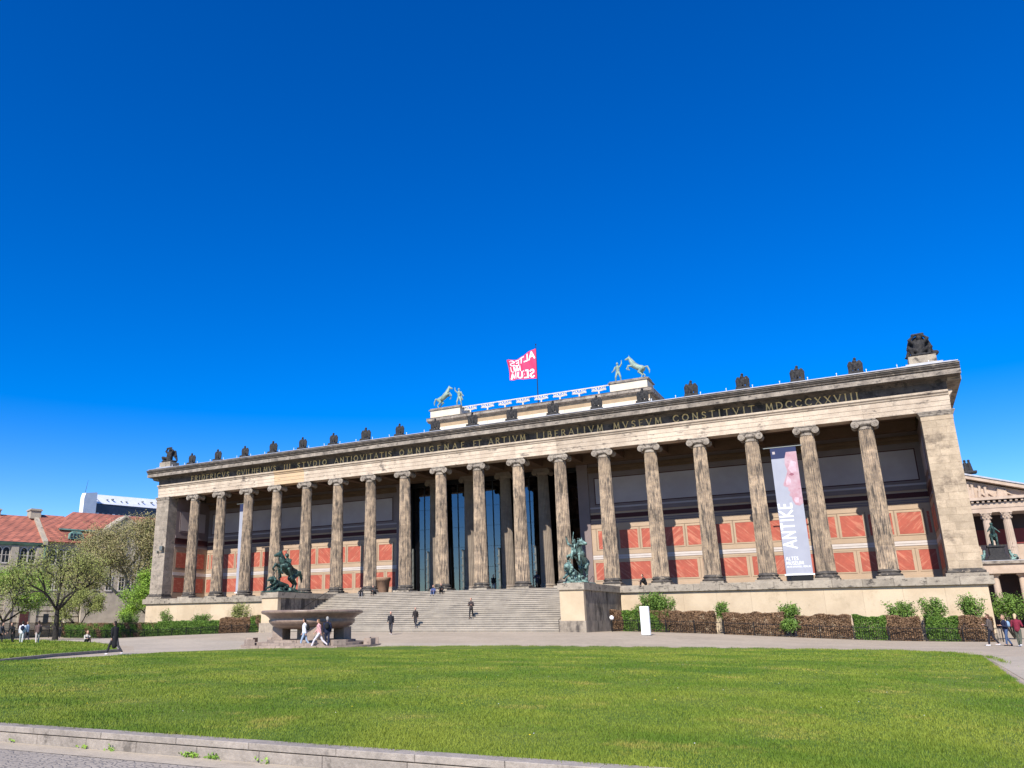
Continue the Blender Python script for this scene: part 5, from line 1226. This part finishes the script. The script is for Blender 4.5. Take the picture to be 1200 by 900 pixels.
for k in range(22):
    y = 217+k*3.6; ob('window', MB().box(-330.99, -330.9, y, y+1.6, 54+k*.12, 55.2+k*.12), M_FIELD if k % 3 else M_TOWER, TW)
    if k % 3 != 1: vz = 62.4+k*.19+random.uniform(-.4, 1.6); vy = y+random.uniform(-1, 1); ob('roof_vent', MB().box(-333.9, -332.4, vy, vy+random.uniform(.4, 1.0), vz, vz+random.uniform(.3, .7)), M_POLE, TW)
ob('mast', MB().tube((-330.5, 208, 64), (-330.5, 209.3, 72), .14, .05, 5), M_IRON, TW)

# ------------------------------------------------------------------ gallery at the right
GY = 80.0
GA = thing('gallery_temple', 'sandstone temple front with Corinthian columns and sculpted gable at the right edge', 'building', (51.5, GY, -4.7))
gp = lambda nm, mb, m_, parent=None: ob(nm, mb, m_, parent or GA)
gxc = 50.65
gp('cella_wall', MB().box(40, 61.5, GY+4.5, GY+30, -5, 14.2), M_GAL)
gp('dark_wall_zone', MB().box(40.2, 61.3, GY+4.4, GY+4.499, 10.6, 13.4), M_GALD); gp('red_wall_band', MB().box(40.2, 61.3, GY+4.38, GY+4.499, 8.2, 10.59), mat('gallery_red_band', (.20, .045, .04)))
gp('podium', MB().box(39.8, 61.6, GY-1.2, GY+30, -5, 4.6), M_GAL); gp('podium_cornice', MB().box(39.5, 61.9, GY-1.6, GY+4, 4.601, 5.1), M_CORN)
for k in range(5):
    x = 45.35+k*2.65
    c = bpy.data.objects.new('column', None); COL.objects.link(c); c.location = (x, GY, 5.1); c.parent = GA; c.matrix_parent_inverse = world_inv(GA)
    if k == 0:
        me = bpy.data.meshes.new('shaft'); rings = [flute_ring(.62, 0, 16, .05), flute_ring(.61, 3, 16, .05), flute_ring(.52, 6.6, 16, .05)]; nn = len(rings[0]); fcs = []
        for q in range(2):
            for i in range(nn): fcs.append((q*nn+i, q*nn+(i+1) % nn, (q+1)*nn+(i+1) % nn, (q+1)*nn+i))
        me.from_pydata(sum(rings, []), [], fcs); me.update(); me.materials.append(M_GAL)
        cm = MB().lathe([(.52, 6.6), (.56, 6.7), (.60, 7.0), (.72, 7.35), (.8, 7.6)], 16).box(-.8, .8, -.8, .8, 7.6, 7.75)
        for j in range(16):
            a = j*math.pi/8; r = .62 if j % 2 else .66; cm.ell((r*math.cos(a), r*math.sin(a), 6.95+.3*(j % 2)), (.12, .12, .2), 6, 4)
        for a in (45, 135, 225, 315): cm.ell((.82*math.cos(R(a)), .82*math.sin(R(a)), 7.45), (.16, .16, .16), 6, 5)
        cme = cm.mesh('capital'); cme.materials.append(M_GAL); bme = MB().box(-.8, .8, -.8, .8, 0, .2).lathe([(.76, .2), (.8, .3), (.68, .42), (.74, .5), (.62, .6)], 18).mesh('base'); bme.materials.append(M_GAL)
        sme = me
    for nm, mm_ in (('shaft', sme), ('capital', cme), ('base', bme)):
        o = bpy.data.objects.new(nm, mm_); COL.objects.link(o); o.parent = c
    
gp('architrave', MB().box(40, 61.4, GY-.75, GY+4.49, 12.86, 13.5).box(40, 61.4, GY-.82, GY+4.49, 13.51, 14.4), M_GAL)
dn = MB(); x = 40.1
while x < 61.3: dn.box(x, x+.32, GY-1.25, GY-.821, 14.41, 14.75); x += .72
o = gp('dentil_row', dn, M_GAL); o['kind'] = 'stuff'
gp('gable_cornice', MB().box(39.4, 62, GY-1.5, GY+4.4, 14.76, 15.2), M_GAL)
hw_, gh = 11.3, 3.4
gp('gable_field', MB().prism([(gxc-hw_+.7, 15.21), (gxc+hw_-.7, 15.21), (gxc, 15.21+gh-.2)], GY-.4, GY+4, 'y'), M_GAL)
for sx in (-1, 1):
    gp('raking_cornice', MB().prism([(gxc+sx*hw_, 15.21), (gxc+sx*hw_, 15.75), (gxc, 15.75+gh), (gxc, 15.21+gh)][::sx], GY-1.6, GY+30, 'y'), M_GAL)
    gp('raking_cap', MB().prism([(gxc+sx*(hw_+.2), 15.76), (gxc+sx*(hw_+.2), 15.98), (gxc, 15.98+gh+.05), (gxc, 15.76+gh)][::sx], GY-1.75, GY+30.2, 'y'), M_METAL)
rf = MB()
for k in range(26):
    x = gxc+random.uniform(-9, 9); hh = (1-abs(x-gxc)/hw_)*gh-.9
    if hh < .3: continue
    hh = min(hh, 2.0); rf.cap((x, GY-.55, 15.35), (x+random.uniform(-.3, .3), GY-.6, 15.3+hh), .28, .2, 7); rf.ell((x+.1, GY-.62, 15.4+hh), .2, 7, 5); rf.cap((x, GY-.6, 15.5+hh*.5), (x+random.choice([-1, 1])*.8, GY-.6, 15.4), .16, .12, 6)
gp('relief_figures', fused(rf, .07, 1), M_GAL)
ac = MB(); 
for dx in (-.75, 0, .7): ac.cap((gxc+1.2+dx, GY-.6, 19.5), (gxc+1.2+dx*.8, GY-.6, 20.9), .32, .24); ac.ell((gxc+1.2+dx*.8, GY-.6, 21.3), .22)
ac.box(gxc-.2, gxc+2.6, GY-1.3, GY+.3, 19.2, 19.6)
gp('gable_figures', fused(ac, .07, 1), M_EAGLE)
gp('side_portal', MB().box(50.2, 51.9, GY+4.0, GY+4.37, 5.1, 7.9), M_GAL); gp('side_window', MB().box(50.5, 51.6, GY+3.9, GY+3.999, 5.3, 7.2), M_PANE)
# lower colonnade in front of the podium
LC = thing('colonnade', 'pale sandstone colonnade with plain round columns in front of the gallery podium', 'colonnade', (54, 72, -4.7))
ob('entablature', MB().box(50.4, 75, 71.2, 74, 3.1, 4.5), M_GAL, LC); ob('cornice', MB().box(50.2, 75.2, 70.9, 74.2, 4.501, 4.9), M_CORN, LC); ob('roof_slab', MB().box(50.5, 75, 71.3, 79.9, 4.901, 5.0), M_METAL, LC)
lc = MB().lathe([(.50, -4.7), (.50, -4.5), (.47, -1), (.40, 2.6), (.40, 2.7), (.56, 2.85)], 18).box(-.6, .6, -.6, .6, 2.85, 3.099).mesh('column', False); lc.materials.append(M_GAL)
for k in range(8): ob('column', lc, None, LC, (52.2+k*3.2, 72.3, 0))
ob('back_wall', MB().box(51.5, 75, 77, 78.7, -5, 3.09), M_GALD, LC)
po = thing('poster_pillar', 'pink, white and orange event posters stacked on the colonnade at the right edge', 'poster', (56.6, 71, -4.7))
for nm, z0, z1, m_ in (('pink_poster', .9, 3.3, M_PINK), ('white_poster', -1.6, .85, M_SIGN), ('orange_poster', -3.6, -1.65, M_ORANGE)):
    p = ob(nm, MB().box(56.0, 58.4, 70.9, 71.0, z0, z1), m_, po)
    if nm == 'white_poster': ob('blue_print', MB().prism([(56.2, .4), (56.6, -.2), (57.0, .3), (57.4, -.2), (57.8, .4), (57.6, .5), (57.2, .1), (57.0, .5), (56.6, .1), (56.3, .5)], 70.88, 70.899, 'y').box(56.3, 57.6, 70.88, 70.899, -1.2, -1.0).box(56.3, 57.3, 70.88, 70.899, -.8, -.65), M_BLUE, p)
ob('frame_post', MB().box(55.9, 55.98, 70.9, 71.02, -4.7, 3.4), M_POLE, po)
# mounted king statue before the temple
ks = thing('mounted_rider_statue', 'green bronze rider on horseback on a stepped pedestal in front of the gallery columns', 'statue', (53.35, 76, 4.9))
pdm = ob('pedestal', MB().prism([(51.6, 4.9), (55.2, 4.9), (54.2, 6.2), (52.5, 6.2)], 75, 77, 'y').box(52.4, 54.3, 75.1, 76.9, 6.2, 7.2).box(52.2, 54.5, 74.9, 77.1, 7.2, 7.45), M_EAGLE, ks)
k_ = MB(); c = k_.cap
c((53.35, 75.6, 9.0), (53.35, 76.8, 9.0), .5, .5); c((53.35, 75.4, 9.2), (53.3, 74.8, 10.1), .32, .22); c((53.3, 74.8, 10.15), (53.3, 74.35, 9.8), .18, .12)
for sx in (-.3, .3): c((53.35+sx, 75.5, 8.9), (53.35+sx, 75.3, 7.5), .16, .1); c((53.35+sx, 76.8, 8.9), (53.35+sx, 77.0, 7.5), .18, .1)
c((53.35, 76.1, 9.4), (53.35, 76.1, 10.2), .36, .32); k_.ell((53.35, 76.0, 10.75), .24); c((53.05, 76, 10.1), (52.7, 75.6, 9.6), .13, .1); c((53.65, 76, 10.1), (54.2, 75.6, 9.4), .14, .1); c((53.35, 76.3, 10), (53.6, 76.9, 8.6), .3, .35)
ob('horse_and_rider', fused(k_, .06, 1), M_BRONZD, ks)
for sx in (-1, 1):
    a_ = MB(); x = 53.35+sx*1.9; a_.cap((x-.5, 75.6, 5.2), (x+.4*sx, 75.6, 5.5), .3, .3); a_.cap((x, 75.6, 5.5), (x-sx*.3, 75.6, 6.3), .25, .2); a_.ell((x-sx*.3, 75.6, 6.6), .2); a_.cap((x-sx*.2, 75.6, 6.1), (x+sx*.5, 75.5, 5.9), .12, .1)
    tag(ob('reclining_figure_statue', fused(a_, .06, 1), M_BRONZE), 'green bronze reclining figure at the %s foot of the mounted rider pedestal' % ('left' if sx < 0 else 'right'), 'statue', 'bronze figures at the rider pedestal')
#@@PEOPLE
# ------------------------------------------------------------------ people
CM = {}
def cmat(c):
    if c not in CM: CM[c] = mat('cloth_%d' % len(CM), c, tuple(v*.8 for v in c), 8, .85, space='obj')
    return CM[c]
SKIN = mat('skin', (.52, .30, .21), (.48, .27, .19), 6, .55, space='obj')
BLACK, NAVY, GREY, WHITE_, DENIM, PINKC, MAROON, OLIVE, BROWNC, BEIGEC, LDEN = (.012, .012, .014), (.015, .02, .05), (.12, .12, .13), (.72, .72, .74), (.06, .10, .20), (.62, .34, .34), (.20, .02, .04), (.09, .10, .075), (.10, .08, .07), (.5, .42, .34), (.30, .38, .50)
def person(label, loc, face, top, legs, hair=(.03, .02, .015), h=1.75, stride=.15, phase=1, arms=(.1, -.1), lean=0.0, sit=False, coat=0.0, shoes=(.03, .03, .03), bag=None, group=None, bentarm=False, hairlen=0.0):
    """face: direction the person faces, degrees; 0 = +x"""
    z = loc[2] if len(loc) > 2 else float(gz(loc[0], loc[1]))
    t = thing('person', label, 'person', (loc[0], loc[1], z), R(face), group, h/1.75)
    hip = Vector((0, 0, .92)) if not sit else Vector((-.02, 0, .12))
    up = Vector((math.sin(lean), 0, math.cos(lean)))
    sh = hip+up*.52; neck = hip+up*.58; head = neck+up*.17+Vector((.02+.05*math.sin(lean), 0, 0))
    body = MB(); cl = MB(); tr = MB(); sho = MB()
    body.cap(hip+up*.05, sh-up*.06, .12, .13); body.cap(neck-up*.05, neck+up*.08, .055, .05)
    body.ell(head+up*.03, (.095, .078, .115), 12, 9); body.ell(head+Vector((.055, 0, -.045)), (.045, .05, .05)); body.ell(head+Vector((.098, 0, .0)), (.018, .014, .024), 6, 5)
    body.cap(head+Vector((.085, -.022, -.048)), head+Vector((.085, .022, -.048)), .012, .012, 6)
    for s in (-1, 1): body.ell(head+Vector((-.005, s*.082, .01)), (.022, .012, .032), 6, 5)
    tr.ell(hip+up*.02, (.125, .165, .13)); tr.cap(hip, hip+up*.12, .14, .135)
    for s in (-1, 1):
        if sit: kn = Vector((.42, s*.14, .14+.30)); an_ = Vector((.50+.05*s, s*.15, -.02)); 
        else:
            f = stride*s*phase; kn = Vector((f*.62+abs(f)*.14, s*.095, .49)); an_ = Vector((f*1.15-(.12 if f < 0 else 0), s*.09, .085+(.05 if f < -.1 else 0)))
        hp = hip+Vector((0, s*.09, 0)); tr.cap(hp, kn, .092, .068); tr.cap(kn, an_+Vector((0, 0, .03)), .066, .052)
        body.cap(hp, kn, .07, .05); body.cap(kn, an_, .048, .035); body.cap(an_, an_+Vector((.12, 0, -.045)), .035, .03)
        sho.cap(an_+Vector((-.03, 0, -.04)), an_+Vector((.15, s*.01, -.052)), .047, .037)
        # arms and hands
        A0_ = sh+Vector((0, s*.185, -.03)); sw = arms[0 if s < 0 else 1]
        if sit: el_ = A0_+Vector((.16, s*.05, -.24)); wr = el_+Vector((.22, -s*.08, .02))
        elif bentarm: el_ = A0_+Vector((.02, s*.08, -.28)); wr = el_+Vector((.22, -s*.10, .06))
        else: el_ = A0_+Vector((math.sin(sw)*.28, s*.035, -.28*math.cos(sw))); wr = el_+Vector((math.sin(sw+.25)*.24, -s*.015, -.24*math.cos(sw+.25)))
        body.cap(A0_, el_, .045, .036); body.cap(el_, wr, .036, .024); d = (wr-el_).normalized(); side = Vector((0, s, 0)); fw = d.cross(side).normalized()
        cl.cap(A0_, el_, .068, .055); cl.cap(el_, wr-d*.03, .054, .042)
        pc = wr+d*.045; body.ell(pc, (.034, .02, .042), 8, 6, d.to_track_quat('Z', 'Y').to_euler())
        for q, (o_, ln) in enumerate(((-.026, .062), (-.009, .072), (.009, .068), (.025, .055))):
            b0 = pc+d*.03+fw*o_; b1 = b0+d*ln*.55+side*-.004; b2 = b1+d*ln*.42+side*-.018; body.cap(b0, b1, .0105, .0095, 6); body.cap(b1, b2, .0095, .008, 6)
        tb_ = pc+fw*.022; body.cap(tb_, tb_+fw*.03+d*.03, .012, .010, 6)
    cl.cap(hip+up*.10, sh-up*.09, .155, .165); cl.ell(sh-up*.08, (.13, .215, .11)); cl.cap(sh-up*.02, neck+up*.01, .10, .068)
    if coat > 0 and not sit: cl.cap(hip+up*.05, Vector((0, 0, .92-coat)), .15, .165)
    else: cl.cap(hip+up*.02, hip+up*.14, .16, .155)
    ob('body', fused(body, .014, 1), SKIN, t, world=False)
    ob('jacket', fused(cl, .022, 1), cmat(top), t, world=False); ob('trousers', fused(tr, .022, 1), cmat(legs), t, world=False)
    for m_, nm in ((sho, 'shoes'),): ob(nm, fused(m_, .018, 1), cmat(shoes), t, world=False)
    hm = MB(); hm.ell(head+Vector((-.025, 0, .055)), (.098, .088, .10), 12, 9); hm.ell(head+Vector((-.05, 0, .0)), (.075, .084, .10))
    if hairlen > 0: hm.cap(head+Vector((-.06, 0, 0)), head+Vector((-.09, 0, -hairlen)), .075, .06)
    ob('hair', fused(hm, .018, 1), cmat(hair), t, world=False)
    for s in (-1, 1): ob('eye', MB().ell(head+Vector((.083, s*.03, .018)), (.010, .012, .008), 6, 5), cmat(BLACK), t, world=False)
    if bag: ob('bag', fused(MB().ell(sh+Vector((-.2, 0, -.16)), (.12, .15, .2)).ell(sh+Vector((-.24, 0, -.24)), (.1, .12, .1)), .03, 1), cmat(bag), t, world=False)
    return t
G3 = 'people walking past the granite bowl'
person('person in a white jacket and pale jeans with a dark bag before the bowl', (6.15, -34.0), 200, WHITE_, LDEN, (.02, .015, .01), 1.72, .22, 1, (.3, -.4), .03, bag=BLACK, group=G3, shoes=(.5, .5, .5))
person('person in a pink top and white trousers in mid-stride before the bowl', (7.05, -33.7), 205, PINKC, (.66, .62, .66), (.16, .09, .05), 1.68, .42, 1, (.5, -.5), .08, group=G3, shoes=WHITE_, hairlen=.1)
person('grey haired person in a dark navy suit with a shoulder bag before the bowl', (7.42, -33.4), 120, NAVY, NAVY, (.35, .33, .31), 1.82, .12, 1, (.1, .1), .02, bag=BLACK, group=G3)
person('person in a long black coat striding across the path at the left', (1.9, -44.8), 175, BLACK, (.03, .03, .035), (.02, .015, .012), 1.66, .42, 1, (.3, -.2), .12, coat=.42, shoes=(.6, .6, .6), hairlen=.1)
person('person sitting low on the kerb in a pale top and dark trousers at the left', (-17.4, -31.2, -4.40), -20, (.50, .46, .40), BLACK, (.45, .30, .16), 1.7, sit=True, lean=.25, hairlen=.15, shoes=(.3, .3, .3))
GL5 = 'people gathered at the left end of the far lawn'
person('person with a white jacket and navy backpack in the group at the left edge', (-22.6, -33.2), 140, WHITE_, (.5, .52, .5), (.02, .02, .02), 1.76, .2, 1, bag=NAVY, group=GL5, shoes=WHITE_)
person('person in a brown top and pale trousers, rightmost of the group at the left edge', (-20.9, -33.0), 150, (.13, .085, .075), (.52, .46, .42), (.03, .02, .02), 1.78, .1, -1, group=GL5, shoes=(.6, .6, .6))
person('person in black crouching forward beside the white jacket at the left edge', (-24.6, -32.6), -60, BLACK, BLACK, (.04, .03, .02), 1.7, .1, 1, (.6, .5), .45, coat=.2, group=GL5)
person('person in black with pale shoes at the extreme left edge', (-26.3, -32.6), 20, (.05, .05, .06), BLACK, (.02, .02, .02), 1.66, .2, 1, (.3, .3), .2, group=GL5, shoes=WHITE_)
person('person in a light blue top standing behind the low wall at the left', (-30.5, -27.2), 200, (.22, .30, .42), (.05, .05, .07), (.2, .15, .1), 1.72, .1, 1)
GR = 'people standing together at the right edge'
person('person in a brown-grey jacket, leftmost of the group at the right edge', (42.95, -14.6), 160, BROWNC, (.02, .02, .03), (.10, .05, .03), 1.78, .14, 1, bentarm=True, group=GR, shoes=WHITE_, hairlen=.12)
person('person in a navy and pale blue jacket and jeans in the group at the right', (43.75, -14.1), 200, NAVY, DENIM, (.30, .2, .12), 1.72, .1, 1, bentarm=True, group=GR, bag=(.25, .38, .55))
person('person in a maroon jacket and olive trousers seen from behind at the right', (44.15, -16.0), 70, MAROON, OLIVE, (.55, .42, .25), 1.78, .12, 1, bentarm=True, group=GR, shoes=WHITE_, hairlen=.12)
person('dark haired person in a pink top at the extreme right edge', (44.95, -15.6), 120, (.45, .25, .26), GREY, (.03, .02, .02), 1.76, .12, 1, bentarm=True, group=GR)
def zst(y): return zB+(zT-zB)*min(1, max(0, math.ceil((y-yB)/run-1e-6)/NS)) if y > yB else float(gz(0, y))
GS = 'people on the museum stairs'
person('person in black with white shoes walking at the foot of the stairs', (2.3, -17.6), -70, (.02, .02, .025), (.035, .035, .045), (.45, .43, .42), 1.78, .16, 1, (.35, -.25), group=GS, shoes=WHITE_)
person('person in a long black coat coming down the lower steps', (.5, -10.45, zT-18*rise-rise), -80, (.025, .02, .02), (.04, .04, .05), (.35, .33, .32), 1.74, .2, 1, (.3, -.3), coat=.35, group=GS, shoes=(.3, .3, .3))
person('person in a dark jacket over a pale shirt coming down the right side steps', (5.2, -8.6, zT-14*rise-rise), -85, (.05, .04, .04), BLACK, (.12, .06, .04), 1.76, .16, -1, bentarm=True, group=GS)
person('person in red and blue sitting on the top step', (-2.1, -2.2, -.42), -80, (.07, .09, .22), (.08, .12, .25), (.35, .05, .03), 1.7, sit=True, lean=.2, group=GS)
person('person in dark clothes sitting beside the person in blue on the top step', (-1.3, -2.0, -.23), -70, BLACK, BLACK, (.03, .02, .02), 1.7, sit=True, lean=.35, group=GS)
person('person in black and white lying back on the top steps beside the planter tub', (-10.9, -2.3, -.42), -60, BLACK, (.15, .15, .16), (.02, .02, .02), 1.7, sit=True, lean=.1, group=GS, shoes=WHITE_)
person('person in grey sitting near the top left of the stairs', (-9.4, -1.9, -.2), -90, (.05, .05, .055), BLACK, (.02, .02, .02), 1.7, sit=True, lean=.4, group=GS)
person('dark person crouching on the podium edge in front of a red wall panel', (19.0, -.9, .01), -140, BLACK, BLACK, (.02, .015, .012), 1.75, sit=True, lean=.35)
person('person in black and grey standing in the porch by the glass doors', (1.2, 5.2, 0), -60, BLACK, (.25, .27, .30), (.3, .22, .2), 1.75, .1, 1)
person('person in dark blue standing inside the porch left of the right-hand columns', (6.8, 3.6, 0), -80, (.03, .035, .06), (.02, .02, .03), (.2, .2, .22), 1.8, .12, 1, bentarm=True, bag=GREY)
